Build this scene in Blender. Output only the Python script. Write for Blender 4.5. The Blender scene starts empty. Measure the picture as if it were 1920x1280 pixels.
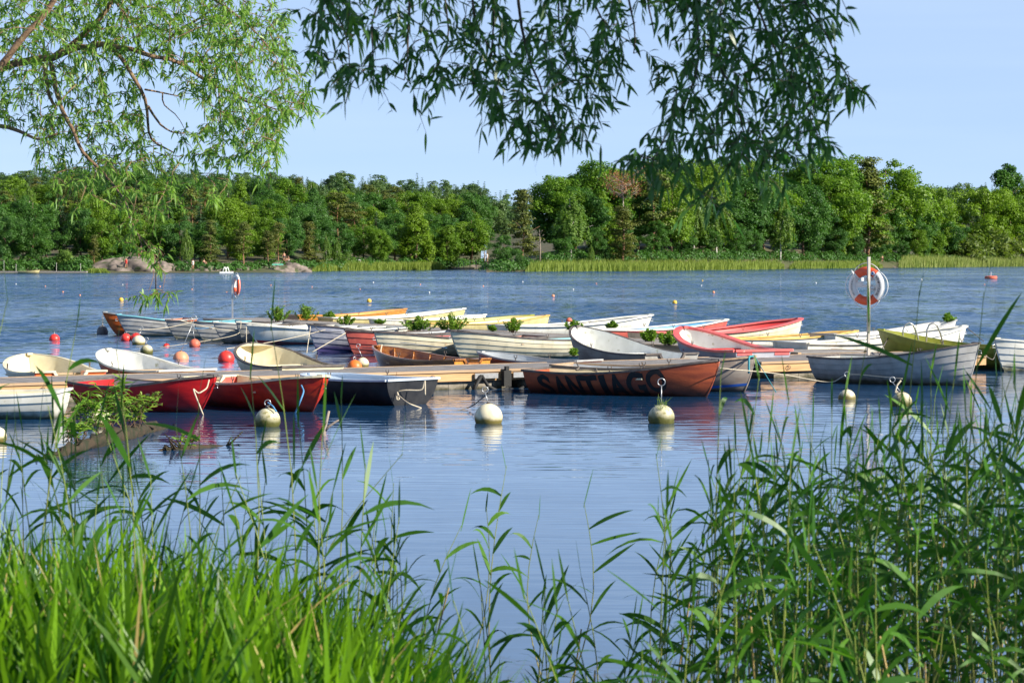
import bpy, math, random
import numpy as np
from mathutils import Vector, Matrix

# ------------------------------------------------------------------ camera, sky, sun, exposure
F = 4200.0; H = 2.45; HZ = 485.0
SC = bpy.context.scene
COL = SC.collection
TH = math.atan((640.0 - HZ) / F)
cam_d = bpy.data.cameras.new("camera"); cam = bpy.data.objects.new("camera", cam_d); COL.objects.link(cam)
cam.location = (0, 0, H); cam.rotation_euler = (math.pi / 2 - TH, 0, 0)
cam_d.lens = F / 1920.0 * 36.0; cam_d.sensor_width = 36.0
cam_d.clip_start = 0.1; cam_d.clip_end = 5000
cam_d.dof.use_dof = True; cam_d.dof.focus_distance = 44.0; cam_d.dof.aperture_fstop = 9.0
SC.camera = cam

SUN_AZ = math.atan2(0.86, -0.40)      # clockwise from +Y
SUN_EL = math.radians(30)
SUN_DIR = Vector((math.sin(SUN_AZ) * math.cos(SUN_EL), math.cos(SUN_AZ) * math.cos(SUN_EL), math.sin(SUN_EL)))
W = bpy.data.worlds.new("World"); SC.world = W; W.use_nodes = True
nt = W.node_tree; nt.nodes.clear()
wo = nt.nodes.new("ShaderNodeOutputWorld"); bg = nt.nodes.new("ShaderNodeBackground")
sky = nt.nodes.new("ShaderNodeTexSky"); sky.sky_type = 'NISHITA'; sky.sun_disc = False
sky.sun_elevation = SUN_EL; sky.sun_rotation = SUN_AZ
sky.altitude = 0; sky.air_density = 0.5; sky.dust_density = 0.0; sky.ozone_density = 4.0
tc = nt.nodes.new("ShaderNodeTexCoord"); mp = nt.nodes.new("ShaderNodeMapping")
mp.inputs['Scale'].default_value = (1.2, 1.2, 14.0)
nz = nt.nodes.new("ShaderNodeTexNoise"); nz.inputs['Scale'].default_value = 1.6; nz.inputs['Detail'].default_value = 5
rp = nt.nodes.new("ShaderNodeValToRGB"); rp.color_ramp.elements[0].position = 0.42; rp.color_ramp.elements[1].position = 0.72
mul = nt.nodes.new("ShaderNodeMath"); mul.operation = 'MULTIPLY'; mul.inputs[1].default_value = 0.34
mx = nt.nodes.new("ShaderNodeMixRGB"); mx.inputs['Color2'].default_value = (4.9, 6.1, 7.6, 1)
veil = nt.nodes.new("ShaderNodeMixRGB"); veil.inputs['Color2'].default_value = (3.7, 5.0, 7.1, 1)   # thin high veil, thinner overhead
sz = nt.nodes.new("ShaderNodeSeparateXYZ"); vr = nt.nodes.new("ShaderNodeMapRange")
vr.inputs['From Min'].default_value = 0.24; vr.inputs['From Max'].default_value = 0.5; vr.inputs['To Min'].default_value = 0.75; vr.inputs['To Max'].default_value = 0.0
L = nt.links.new
L(tc.outputs['Generated'], mp.inputs['Vector']); L(mp.outputs['Vector'], nz.inputs['Vector'])
L(nz.outputs['Fac'], rp.inputs['Fac']); L(rp.outputs['Color'], mul.inputs[0]); L(mul.outputs[0], mx.inputs['Fac'])
L(tc.outputs['Generated'], sz.inputs[0]); L(sz.outputs['Z'], vr.inputs['Value']); L(vr.outputs['Result'], veil.inputs['Fac'])
L(sky.outputs['Color'], veil.inputs['Color1']); L(veil.outputs['Color'], mx.inputs['Color1'])
L(mx.outputs['Color'], bg.inputs['Color']); bg.inputs['Strength'].default_value = 0.08
L(bg.outputs['Background'], wo.inputs['Surface'])
sl = bpy.data.lights.new("sun", 'SUN'); sl.energy = 5.0; sl.angle = math.radians(0.5); sl.color = (1.0, 0.93, 0.80)
so = bpy.data.objects.new("sun", sl); COL.objects.link(so)
so.rotation_euler = (-SUN_DIR).to_track_quat('-Z', 'Y').to_euler(); so.location = (30, -15, 30)
SC.view_settings.view_transform = 'Standard'; SC.view_settings.look = 'None'
SC.view_settings.exposure = 0.88; SC.view_settings.gamma = 1.0
try: SC.view_settings.use_curve_mapping = False
except Exception: pass
SC.cycles.max_bounces = 7; SC.cycles.diffuse_bounces = 3; SC.cycles.glossy_bounces = 3
SC.cycles.transmission_bounces = 4; SC.cycles.use_denoising = True
SC.cycles.caustics_reflective = False; SC.cycles.caustics_refractive = False
SC.cycles.sample_clamp_indirect = 6.0

# ------------------------------------------------------------------ helpers
def ray(px, py):
    a = (px - 960) / F; b = (640 - py) / F
    return (a, math.cos(TH) + b * math.sin(TH), -math.sin(TH) + b * math.cos(TH))
def P(px, py, z=0.0):                     # a photo point at a known height
    d = ray(px, py); t = (z - H) / d[2]
    return Vector((d[0] * t, d[1] * t, z))
def PD(px, py, D):                        # a photo point at a known depth
    d = ray(px, py); t = D / d[1]
    return Vector((d[0] * t, D, H + d[2] * t))

def tag(o, label=None, cat=None, group=None, kind=None):
    if label: o['label'] = label
    if cat: o['category'] = cat
    if group: o['group'] = group
    if kind: o['kind'] = kind
    return o
def empty(name, loc=(0, 0, 0), rz=0.0, label=None, cat=None, group=None):
    o = bpy.data.objects.new(name, None); COL.objects.link(o)
    o.empty_display_size = 0.2
    o.location = loc; o.rotation_euler = (0, 0, rz)
    return tag(o, label, cat, group)
def copy_tree(o, parent=None):
    c = o.copy(); COL.objects.link(c)
    if parent is not None: c.parent = parent
    for ch in [x for x in o.children]: copy_tree(ch, c)
    return c

class MB:
    def __init__(s): s.V = []; s.F = []; s.n = 0; s.T = []; s.M = []
    def add(s, V, Fs, tint=None, mi=0):
        V = np.asarray(V, dtype=np.float64).reshape(-1, 3)
        if isinstance(Fs, np.ndarray): s.F.append(Fs + s.n); nf = len(Fs)
        else:
            s.F.append([tuple(i + s.n for i in f) for f in Fs]); nf = len(Fs)
        s.M.append(np.full(nf, mi, dtype=np.int32))
        s.V.append(V); s.n += len(V)
        s.T.append(np.zeros(len(V)) if tint is None else (np.full(len(V), float(tint)) if np.isscalar(tint) else np.asarray(tint)))
        return s
    def box(s, c, size, rz=0.0, mi=0, tint=None, rx=0.0):
        x, y, z = [v / 2 for v in size]
        V = np.array([(-x,-y,-z),(x,-y,-z),(x,y,-z),(-x,y,-z),(-x,-y,z),(x,-y,z),(x,y,z),(-x,y,z)])
        if rx:
            cc, ss = math.cos(rx), math.sin(rx)
            V = np.stack([V[:,0], V[:,1]*cc - V[:,2]*ss, V[:,1]*ss + V[:,2]*cc], 1)
        if rz:
            cc, ss = math.cos(rz), math.sin(rz)
            V = np.stack([V[:,0]*cc - V[:,1]*ss, V[:,0]*ss + V[:,1]*cc, V[:,2]], 1)
        V = V + np.array(c)
        return s.add(V, [(0,3,2,1),(4,5,6,7),(0,1,5,4),(1,2,6,5),(2,3,7,6),(3,0,4,7)], tint, mi)
    def tube(s, pts, rad, k=8, closed=False, mi=0, tint=None, cap=True):
        pts = [Vector(p) for p in pts]; n = len(pts)
        rad = [rad] * n if np.isscalar(rad) else list(rad)
        V = []; up = None
        for i in range(n):
            a = pts[(i - 1) % n] if (i > 0 or closed) else pts[i]
            b = pts[(i + 1) % n] if (i < n - 1 or closed) else pts[i]
            d = (b - a)
            d = d.normalized() if d.length > 1e-9 else Vector((0, 0, 1))
            if up is None:
                up = Vector((0, 0, 1)) if abs(d.z) < 0.9 else Vector((1, 0, 0))
            u = d.cross(up)
            u = u.normalized() if u.length > 1e-6 else d.orthogonal().normalized()
            v = u.cross(d).normalized(); up = v
            for j in range(k):
                t = 2 * math.pi * j / k
                V.append(pts[i] + (u * math.cos(t) + v * math.sin(t)) * rad[i])
        Fs = []
        m = n if closed else n - 1
        for i in range(m):
            for j in range(k):
                a = i * k + j; b = i * k + (j + 1) % k; i2 = ((i + 1) % n) * k
                Fs.append((a, i2 + j, i2 + (j + 1) % k, b))
        if cap and not closed:
            Fs.append(tuple(range(k))); Fs.append(tuple((n - 1) * k + j for j in reversed(range(k))))
        return s.add([tuple(v) for v in V], Fs, tint, mi)
    def lathe(s, prof, k=24, c=(0, 0, 0), mi=0):
        V = []; Fs = []
        for (r, z) in prof:
            for j in range(k):
                t = 2 * math.pi * j / k
                V.append((c[0] + r * math.cos(t), c[1] + r * math.sin(t), c[2] + z))
        for i in range(len(prof) - 1):
            for j in range(k):
                Fs.append((i*k + j, i*k + (j+1) % k, (i+1)*k + (j+1) % k, (i+1)*k + j))
        Fs.append(tuple(reversed(range(k)))); Fs.append(tuple((len(prof)-1)*k + j for j in range(k)))
        return s.add(V, Fs, None, mi)
    def build(s, name, mats, parent=None, smooth=False, **kw):
        me = s.mesh(name, mats, smooth)
        o = bpy.data.objects.new(name, me); COL.objects.link(o)
        if parent is not None: o.parent = parent
        return tag(o, **kw)
    def mesh(s, name, mats, smooth=False):
        me = bpy.data.meshes.new(name)
        V = np.concatenate(s.V) if s.V else np.zeros((0, 3))
        allarr = all(isinstance(f, np.ndarray) for f in s.F)
        if allarr and len({f.shape[1] for f in s.F}) == 1:
            Fa = np.concatenate(s.F); nf, k = Fa.shape
            me.vertices.add(len(V)); me.vertices.foreach_set("co", V.astype(np.float32).ravel())
            me.loops.add(nf * k); me.loops.foreach_set("vertex_index", Fa.astype(np.int32).ravel())
            me.polygons.add(nf); me.polygons.foreach_set("loop_start", np.arange(0, nf * k, k, dtype=np.int32))
            me.polygons.foreach_set("loop_total", np.full(nf, k, dtype=np.int32))
            me.update(calc_edges=True)
        else:
            Fl = []
            for f in s.F: Fl += [tuple(int(i) for i in q) for q in f]
            me.from_pydata([tuple(v) for v in V], [], Fl); me.update()
        if not isinstance(mats, (list, tuple)): mats = [mats]
        for m in mats: me.materials.append(m)
        if len(mats) > 1: me.polygons.foreach_set("material_index", np.concatenate(s.M))
        T = np.concatenate(s.T) if s.T else np.zeros(0)
        if T.any():
            at = me.attributes.new("tint", 'FLOAT', 'POINT'); at.data.foreach_set("value", T.astype(np.float32))
        me.polygons.foreach_set("use_smooth", np.full(len(me.polygons), bool(smooth)))
        me.validate()
        return me

def unit(a): return a / np.maximum(np.linalg.norm(a, axis=-1, keepdims=True), 1e-9)
def ribbons(base, d, ln, w, droop, rng, S=4, prof=None, side=None, face_up=0.0):
    """N tapering curved blades; returns V, quads"""
    N = len(base); d = unit(d)
    if side is None:
        r = rng.normal(size=(N, 3)); r[:, 2] += face_up
        side = unit(np.cross(d, unit(r)))
    s = np.linspace(0, 1, S + 1)
    if prof is None: prof = np.sin(np.pi * np.clip(s, 0.02, 0.985) ** 0.8) ** 0.8
    c = base[:, None] + d[:, None] * (ln[:, None] * s)[..., None]
    c[..., 2] -= (droop * ln)[:, None] * s ** 2
    wv = side[:, None] * (w[:, None] * prof * 0.5)[..., None]
    V = np.stack([c - wv, c + wv], 2).reshape(-1, 3)
    b = (np.arange(N) * (S + 1) * 2)[:, None] + (np.arange(S) * 2)[None]
    Q = np.stack([b, b + 1, b + 3, b + 2], -1).reshape(-1, 4)
    return V, Q
def cards(c, nrm, size, rng, asp=0.6):
    """N leaf-clump faces (irregular quads) at c facing roughly nrm"""
    N = len(c); nrm = unit(nrm)
    r = rng.normal(size=(N, 3)); u = unit(np.cross(nrm, r)); v = np.cross(nrm, u)
    a = size[:, None] * 0.5; b = a * asp
    j = lambda: rng.uniform(0.7, 1.25, (N, 1))
    V = np.stack([c - u * a * j(), c - v * b * j(), c + u * a * j(), c + v * b * j()], 1).reshape(-1, 3)
    Q = np.arange(N * 4).reshape(-1, 4)
    return V, Q
def inpoly(x, y, poly):
    c = False; n = len(poly); j = n - 1
    for i in range(n):
        xi, yi = poly[i]; xj, yj = poly[j]
        if ((yi > y) != (yj > y)) and x < (xj - xi) * (y - yi) / (yj - yi) + xi: c = not c
        j = i
    return c

# ------------------------------------------------------------------ materials
def nodes(name):
    m = bpy.data.materials.new(name); m.use_nodes = True
    t = m.node_tree; t.nodes.clear()
    out = t.nodes.new("ShaderNodeOutputMaterial")
    return m, t, out
def hexc(c): return tuple(c) + (1,) if len(c) == 3 else tuple(c)
def surf(name, col, rough=0.6, col2=None, scale=8.0, detail=4, mapscale=(1, 1, 1), bump=0.0, bscale=None, metal=0.0,
         spec=0.5, lo=0.35, hi=0.65, grime=None, gz=(0.02, 0.16), gnoise=0.06, coat=0.0, spots=None):
    m, t, out = nodes(name); N = t.nodes.new; K = t.links.new
    p = N("ShaderNodeBsdfPrincipled"); p.inputs['Roughness'].default_value = rough; p.inputs['Metallic'].default_value = metal
    p.inputs['Specular IOR Level'].default_value = spec; p.inputs['Coat Weight'].default_value = coat
    tc = N("ShaderNodeTexCoord"); mp = N("ShaderNodeMapping"); mp.inputs['Scale'].default_value = mapscale
    K(tc.outputs['Object'], mp.inputs['Vector'])
    nz = N("ShaderNodeTexNoise"); nz.inputs['Scale'].default_value = scale; nz.inputs['Detail'].default_value = detail
    K(mp.outputs['Vector'], nz.inputs['Vector'])
    rp = N("ShaderNodeValToRGB"); e = rp.color_ramp.elements
    e[0].position = lo; e[1].position = hi; e[0].color = hexc(col); e[1].color = hexc(col2 or tuple(c * 0.78 for c in col))
    K(nz.outputs['Fac'], rp.inputs['Fac']); cur = rp.outputs['Color']
    if spots:
        n2 = N("ShaderNodeTexNoise"); n2.inputs['Scale'].default_value = spots[1]; n2.inputs['Detail'].default_value = 6
        K(tc.outputs['Object'], n2.inputs['Vector'])
        r2 = N("ShaderNodeValToRGB"); r2.color_ramp.elements[0].position = spots[2]; r2.color_ramp.elements[1].position = spots[2] + 0.08
        K(n2.outputs['Fac'], r2.inputs['Fac'])
        m2 = N("ShaderNodeMixRGB"); m2.inputs['Color2'].default_value = hexc(spots[0])
        K(r2.outputs['Color'], m2.inputs['Fac']); K(cur, m2.inputs['Color1']); cur = m2.outputs['Color']
    if grime:
        sx = N("ShaderNodeSeparateXYZ"); K(tc.outputs['Object'], sx.inputs[0])
        ng = N("ShaderNodeTexNoise"); ng.inputs['Scale'].default_value = 5.0; ng.inputs['Detail'].default_value = 6
        K(tc.outputs['Object'], ng.inputs['Vector'])
        ad = N("ShaderNodeMath"); ad.operation = 'MULTIPLY_ADD'; ad.inputs[1].default_value = gnoise * 4; ad.inputs[2].default_value = -gnoise * 2
        K(ng.outputs['Fac'], ad.inputs[0])
        a2 = N("ShaderNodeMath"); a2.operation = 'ADD'; K(sx.outputs['Z'], a2.inputs[0]); K(ad.outputs[0], a2.inputs[1])
        mr = N("ShaderNodeMapRange"); mr.inputs['From Min'].default_value = gz[1]; mr.inputs['From Max'].default_value = gz[0]
        K(a2.outputs[0], mr.inputs['Value'])
        m3 = N("ShaderNodeMixRGB"); m3.inputs['Color2'].default_value = hexc(grime)
        # run-down stains
        md = N("ShaderNodeMapping"); md.inputs['Scale'].default_value = (7, 3, 2.2); K(tc.outputs['Object'], md.inputs['Vector'])
        nd = N("ShaderNodeTexNoise"); nd.inputs['Scale'].default_value = 1.0; nd.inputs['Detail'].default_value = 5; K(md.outputs['Vector'], nd.inputs['Vector'])
        rd = N("ShaderNodeMapRange"); rd.inputs['From Min'].default_value = 0.54; rd.inputs['From Max'].default_value = 0.80; rd.inputs['To Max'].default_value = 0.38; K(nd.outputs['Fac'], rd.inputs['Value'])
        mxx = N("ShaderNodeMath"); mxx.operation = 'MAXIMUM'; K(mr.outputs['Result'], mxx.inputs[0]); K(rd.outputs['Result'], mxx.inputs[1])
        K(mxx.outputs[0], m3.inputs['Fac']); K(cur, m3.inputs['Color1']); cur = m3.outputs['Color']
    K(cur, p.inputs['Base Color'])
    if bump:
        bn = N("ShaderNodeTexNoise"); bn.inputs['Scale'].default_value = bscale or scale * 2; bn.inputs['Detail'].default_value = 5
        K(mp.outputs['Vector'], bn.inputs['Vector'])
        b = N("ShaderNodeBump"); b.inputs['Strength'].default_value = bump; b.inputs['Distance'].default_value = 0.02
        K(bn.outputs['Fac'], b.inputs['Height']); K(b.outputs['Normal'], p.inputs['Normal'])
    K(p.outputs['BSDF'], out.inputs['Surface'])
    return m
def foliage(name, c1, c2, c3=None, trans=0.35, rough=0.5, spec=0.3, rnd=0.35, tcol=None, nscale=0.25):
    """c1..c2 by per-leaf tint, c3 mixed in by a random number per plant"""
    m, t, out = nodes(name); N = t.nodes.new; K = t.links.new
    at = N("ShaderNodeAttribute"); at.attribute_name = "tint"
    mixa = N("ShaderNodeMixRGB"); mixa.inputs['Color1'].default_value = hexc(c1); mixa.inputs['Color2'].default_value = hexc(c2)
    K(at.outputs['Fac'], mixa.inputs['Fac'])
    oi = N("ShaderNodeObjectInfo"); mm = N("ShaderNodeMath"); mm.operation = 'MULTIPLY'; mm.inputs[1].default_value = rnd
    K(oi.outputs['Random'], mm.inputs[0])
    mixb = N("ShaderNodeMixRGB"); mixb.inputs['Color2'].default_value = hexc(c3 or c2)
    K(mm.outputs[0], mixb.inputs['Fac']); K(mixa.outputs['Color'], mixb.inputs['Color1'])
    p = N("ShaderNodeBsdfPrincipled"); p.inputs['Roughness'].default_value = rough; p.inputs['Specular IOR Level'].default_value = spec
    K(mixb.outputs['Color'], p.inputs['Base Color'])
    tr = N("ShaderNodeBsdfTranslucent")
    tm = N("ShaderNodeMixRGB"); tm.blend_type = 'MULTIPLY'; tm.inputs['Fac'].default_value = 1.0
    tm.inputs['Color2'].default_value = hexc(tcol or (1.5, 1.7, 0.6)); K(mixb.outputs['Color'], tm.inputs['Color1'])
    K(tm.outputs['Color'], tr.inputs['Color'])
    ms = N("ShaderNodeMixShader"); ms.inputs['Fac'].default_value = trans
    K(p.outputs['BSDF'], ms.inputs[1]); K(tr.outputs['BSDF'], ms.inputs[2]); K(ms.outputs['Shader'], out.inputs['Surface'])
    return m

M = {}
GR = (0.10, 0.10, 0.06)
M['white'] = surf('white_gelcoat', (0.80, 0.78, 0.70), 0.35, (0.66, 0.64, 0.55), 3, grime=GR, spots=((0.50, 0.46, 0.33), 9, 0.66))
M['cream'] = surf('cream_gelcoat', (0.78, 0.70, 0.50), 0.4, (0.62, 0.55, 0.38), 3, grime=GR, spots=((0.42, 0.36, 0.22), 8, 0.67))
M['cream_in'] = surf('cream_inner', (0.80, 0.72, 0.50), 0.5, (0.66, 0.58, 0.38), 4, spots=((0.40, 0.34, 0.20), 7, 0.68))
M['white_in'] = surf('white_inner', (0.82, 0.82, 0.78), 0.5, (0.70, 0.70, 0.65), 4, spots=((0.45, 0.44, 0.30), 6, 0.62))
M['grey_in'] = surf('grey_inner', (0.50, 0.53, 0.56), 0.5, (0.38, 0.41, 0.43), 4, spots=((0.25, 0.24, 0.18), 8, 0.66))
M['pale_blue'] = surf('pale_blue_paint', (0.56, 0.64, 0.74), 0.45, (0.46, 0.54, 0.64), 4)
M['grey'] = surf('grey_gelcoat', (0.34, 0.34, 0.33), 0.45, (0.24, 0.24, 0.22), 4, grime=GR, spots=((0.55, 0.50, 0.40), 9, 0.66))
M['grey_brown'] = surf('weathered_grey_brown_hull', (0.26, 0.20, 0.16), 0.55, (0.36, 0.31, 0.26), 3, mapscale=(0.6, 1, 3), spots=((0.5, 0.45, 0.38), 10, 0.68), grime=(0.06, 0.05, 0.04))
M['grey_white'] = surf('chalky_grey_gelcoat', (0.46, 0.45, 0.43), 0.45, (0.34, 0.33, 0.31), 4, grime=GR)
M['grey_blue'] = surf('grey_blue_hull', (0.42, 0.43, 0.48), 0.45, (0.30, 0.31, 0.38), 4, grime=(0.06, 0.05, 0.16), gz=(0.1, 0.28))
M['dark'] = surf('black_hull', (0.012, 0.013, 0.016), 0.4, (0.028, 0.028, 0.03), 5, spots=((0.16, 0.16, 0.16), 14, 0.70))
M['black_paint'] = surf('black_letter_paint', (0.012, 0.010, 0.010), 0.5, spots=((0.16, 0.045, 0.02), 26, 0.68))
M['red'] = surf('red_hull', (0.52, 0.012, 0.012), 0.35, (0.36, 0.008, 0.010), 3, mapscale=(1, 1, 4), grime=(0.12, 0.02, 0.02), spots=((0.62, 0.10, 0.07), 11, 0.70))
M['orange_red'] = surf('orange_red_hull', (0.62, 0.045, 0.010), 0.4, (0.44, 0.022, 0.008), 3, mapscale=(1, 1, 4), grime=(0.14, 0.02, 0.01), spots=((0.7, 0.2, 0.1), 11, 0.70))
M['salmon'] = surf('faded_red_hull', (0.60, 0.13, 0.09), 0.5, (0.48, 0.09, 0.07), 5, grime=(0.2, 0.05, 0.04))
M['rust'] = surf('rust_brown_hull', (0.42, 0.090, 0.030), 0.5, (0.24, 0.050, 0.022), 1.6, mapscale=(0.5, 1, 4.5), lo=0.40, hi=0.60, spots=((0.50, 0.24, 0.14), 17, 0.66), grime=(0.06, 0.02, 0.012), gz=(0.02, 0.22), bump=0.15, bscale=20)
M['orange'] = surf('orange_hull', (0.72, 0.17, 0.02), 0.45, (0.5, 0.09, 0.015), 5, grime=(0.2, 0.04, 0.02))
M['orange_plastic'] = surf('orange_plastic', (0.80, 0.16, 0.03), 0.4, (0.7, 0.12, 0.02), 5)
M['yellow'] = surf('yellow_cream_hull', (0.66, 0.58, 0.28), 0.45, (0.52, 0.44, 0.2), 4, grime=GR)
M['yellow_rim'] = surf('ochre_gunwale', (0.68, 0.44, 0.12), 0.5, (0.52, 0.32, 0.08), 5)
M['olive'] = surf('olive_green_hull', (0.30, 0.32, 0.035), 0.45, (0.22, 0.24, 0.025), 4, grime=(0.10, 0.11, 0.02))
M['pink_rim'] = surf('faded_red_gunwale', (0.68, 0.13, 0.12), 0.5, (0.55, 0.09, 0.09), 4, spots=((0.7, 0.35, 0.3), 9, 0.66))
M['red_in'] = surf('red_inner', (0.60, 0.03, 0.03), 0.5, (0.45, 0.02, 0.02), 4)
M['salmon_in'] = surf('orange_red_inner', (0.66, 0.13, 0.06), 0.5, (0.5, 0.09, 0.04), 4)
M['pink_in'] = surf('faded_pink_inner', (0.66, 0.27, 0.20), 0.5, (0.5, 0.2, 0.15), 4)
M['turquoise'] = surf('turquoise_paint', (0.22, 0.55, 0.62), 0.5, (0.16, 0.45, 0.52), 4)
M['blue'] = surf('blue_paint', (0.03, 0.12, 0.50), 0.45, (0.02, 0.09, 0.38), 4)
M['sky_blue'] = surf('sky_blue_paint', (0.10, 0.36, 0.62), 0.45)
M['dark_rim'] = surf('dark_rubber_gunwale', (0.06, 0.05, 0.05), 0.6, (0.13, 0.11, 0.10), 8)
M['maroon_rim'] = surf('dark_maroon_rubbing_strake', (0.10, 0.03, 0.045), 0.6, (0.16, 0.07, 0.08), 8)
M['grey_rim'] = surf('grey_gunwale', (0.40, 0.40, 0.40), 0.5, (0.3, 0.3, 0.3), 8)
M['wood_rim'] = surf('weathered_wood_gunwale', (0.46, 0.32, 0.20), 0.6, (0.30, 0.20, 0.12), 4, mapscale=(1, 8, 8))
M['varnish'] = surf('varnished_wood', (0.40, 0.16, 0.035), 0.3, (0.22, 0.075, 0.02), 3, mapscale=(1, 6, 6), coat=0.3, spots=((0.12, 0.05, 0.02), 6, 0.62))
M['varnish_light'] = surf('bright_varnished_wood', (0.62, 0.28, 0.05), 0.3, (0.48, 0.19, 0.03), 3, mapscale=(1, 6, 6), coat=0.3)
M['bench'] = surf('bench_wood', (0.50, 0.36, 0.22), 0.6, (0.36, 0.25, 0.15), 4, mapscale=(6, 1, 6))
M['deckwood'] = surf('grey_deck_boards', (0.27, 0.25, 0.24), 0.75, (0.19, 0.175, 0.165), 5, mapscale=(1, 1, 1), bump=0.3, bscale=30)
M['fascia'] = surf('fresh_pine_beam', (0.60, 0.36, 0.16), 0.6, (0.44, 0.25, 0.11), 3, mapscale=(0.5, 4, 9), spots=((0.28, 0.15, 0.07), 5, 0.70), bump=0.1)
M['fascia_top'] = surf('pine_edge_board', (0.50, 0.33, 0.19), 0.65, (0.36, 0.24, 0.14), 3, mapscale=(0.5, 4, 9))
M['concrete'] = surf('concrete_float', (0.32, 0.28, 0.22), 0.85, (0.20, 0.17, 0.13), 6, grime=(0.05, 0.045, 0.02), gz=(0.0, 0.08), bump=0.4)
M['steel'] = surf('galvanised_steel', (0.55, 0.56, 0.57), 0.35, (0.42, 0.43, 0.44), 20, metal=0.7)
M['steel_dark'] = surf('dark_iron', (0.10, 0.10, 0.10), 0.5, (0.2, 0.15, 0.11), 15, metal=0.5)
M['alu'] = surf('grey_aluminium_post', (0.50, 0.46, 0.40), 0.45, (0.38, 0.35, 0.31), 6, metal=0.25)
M['rubber'] = surf('black_rubber', (0.015, 0.015, 0.015), 0.7)
M['rope'] = surf('pale_rope', (0.62, 0.55, 0.42), 0.85, (0.45, 0.38, 0.27), 60)
M['rope_blue'] = surf('blue_rope', (0.10, 0.30, 0.52), 0.8, (0.07, 0.2, 0.4), 60)
M['rope_teal'] = surf('teal_rope', (0.05, 0.32, 0.36), 0.8, (0.03, 0.2, 0.25), 60)
M['rope_dark'] = surf('dark_rope', (0.10, 0.09, 0.08), 0.85, (0.18, 0.15, 0.12), 60)
M['buoy_cream'] = surf('cream_buoy', (0.78, 0.70, 0.50), 0.5, (0.66, 0.58, 0.38), 4, grime=(0.16, 0.13, 0.03), gz=(0.05, 0.11), gnoise=0.03, spots=((0.38, 0.33, 0.18), 16, 0.66))
M['buoy_moss'] = surf('mossy_buoy', (0.68, 0.63, 0.46), 0.6, (0.42, 0.38, 0.22), 10, grime=(0.09, 0.09, 0.015), gz=(0.08, 0.17), gnoise=0.05, spots=((0.24, 0.22, 0.08), 20, 0.58), bump=0.4)
M['buoy_red'] = surf('red_buoy', (0.80, 0.05, 0.035), 0.4, (0.68, 0.035, 0.03), 6, grime=(0.2, 0.04, 0.02), gz=(-0.01, 0.03))
M['buoy_pink'] = surf('faded_red_buoy', (0.72, 0.17, 0.10), 0.55, (0.6, 0.12, 0.07), 8, spots=((0.4, 0.12, 0.07), 14, 0.62), grime=(0.3, 0.08, 0.05), gz=(0.0, 0.05))
M['buoy_peach'] = surf('peach_buoy', (0.82, 0.32, 0.17), 0.5, (0.75, 0.26, 0.14), 6)
M['buoy_orange'] = surf('orange_buoy', (0.85, 0.20, 0.03), 0.45, (0.75, 0.16, 0.03), 6)
M['buoy_yellow'] = surf('yellow_buoy', (0.80, 0.50, 0.06), 0.45, (0.7, 0.42, 0.05), 6)
M['buoy_white'] = surf('white_buoy', (0.85, 0.84, 0.80), 0.45)
M['buoy_grey'] = surf('grey_buoy', (0.10, 0.11, 0.12), 0.6, (0.16, 0.16, 0.16), 8)
M['ring_white'] = surf('white_ring_vinyl', (0.82, 0.82, 0.80), 0.4, (0.76, 0.76, 0.73), 8)
M['ring_orange'] = surf('orange_ring_vinyl', (0.85, 0.13, 0.05), 0.4, (0.78, 0.11, 0.04), 8)
M['letter'] = surf('dark_lettering', (0.16, 0.14, 0.13), 0.6)
M['badge_blue'] = surf('badge_blue', (0.05, 0.18, 0.55), 0.4)
M['bark'] = surf('bark', (0.16, 0.095, 0.06), 0.9, (0.09, 0.055, 0.035), 6, mapscale=(1, 1, 0.25), bump=0.5)
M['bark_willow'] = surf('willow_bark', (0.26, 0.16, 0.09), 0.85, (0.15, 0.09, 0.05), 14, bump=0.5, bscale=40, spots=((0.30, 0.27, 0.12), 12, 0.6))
M['bark_shaded'] = surf('shaded_willow_bark', (0.10, 0.075, 0.055), 0.85, (0.06, 0.045, 0.035), 14, bump=0.4)  # willow bark darkened for the overhead tree: shade put into the colour
M['bark_pine'] = surf('pine_bark', (0.34, 0.17, 0.09), 0.9, (0.20, 0.11, 0.07), 3, mapscale=(1, 1, 0.3))
M['bark_birch'] = surf('birch_bark', (0.55, 0.52, 0.46), 0.8, (0.20, 0.18, 0.16), 2.5, mapscale=(1, 1, 1.5), lo=0.5, hi=0.6)
M['deadwood'] = surf('dead_wood', (0.36, 0.30, 0.25), 0.9, (0.25, 0.20, 0.16), 6)
M['driftwood'] = surf('driftwood', (0.050, 0.032, 0.018), 0.9, (0.018, 0.022, 0.007), 9, bump=0.8, bscale=20)
M['rock'] = surf('shore_granite', (0.25, 0.20, 0.17), 0.9, (0.12, 0.10, 0.085), 0.9, detail=9, spots=((0.06, 0.075, 0.03), 0.8, 0.54), bump=1.0, bscale=1.5)
M['forest_floor'] = surf('forest_floor', (0.05, 0.065, 0.02), 0.95, (0.10, 0.085, 0.045), 0.08, detail=8)
M['bank'] = surf('bank_soil', (0.06, 0.055, 0.03), 0.95, (0.04, 0.06, 0.02), 2, detail=8)

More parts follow.
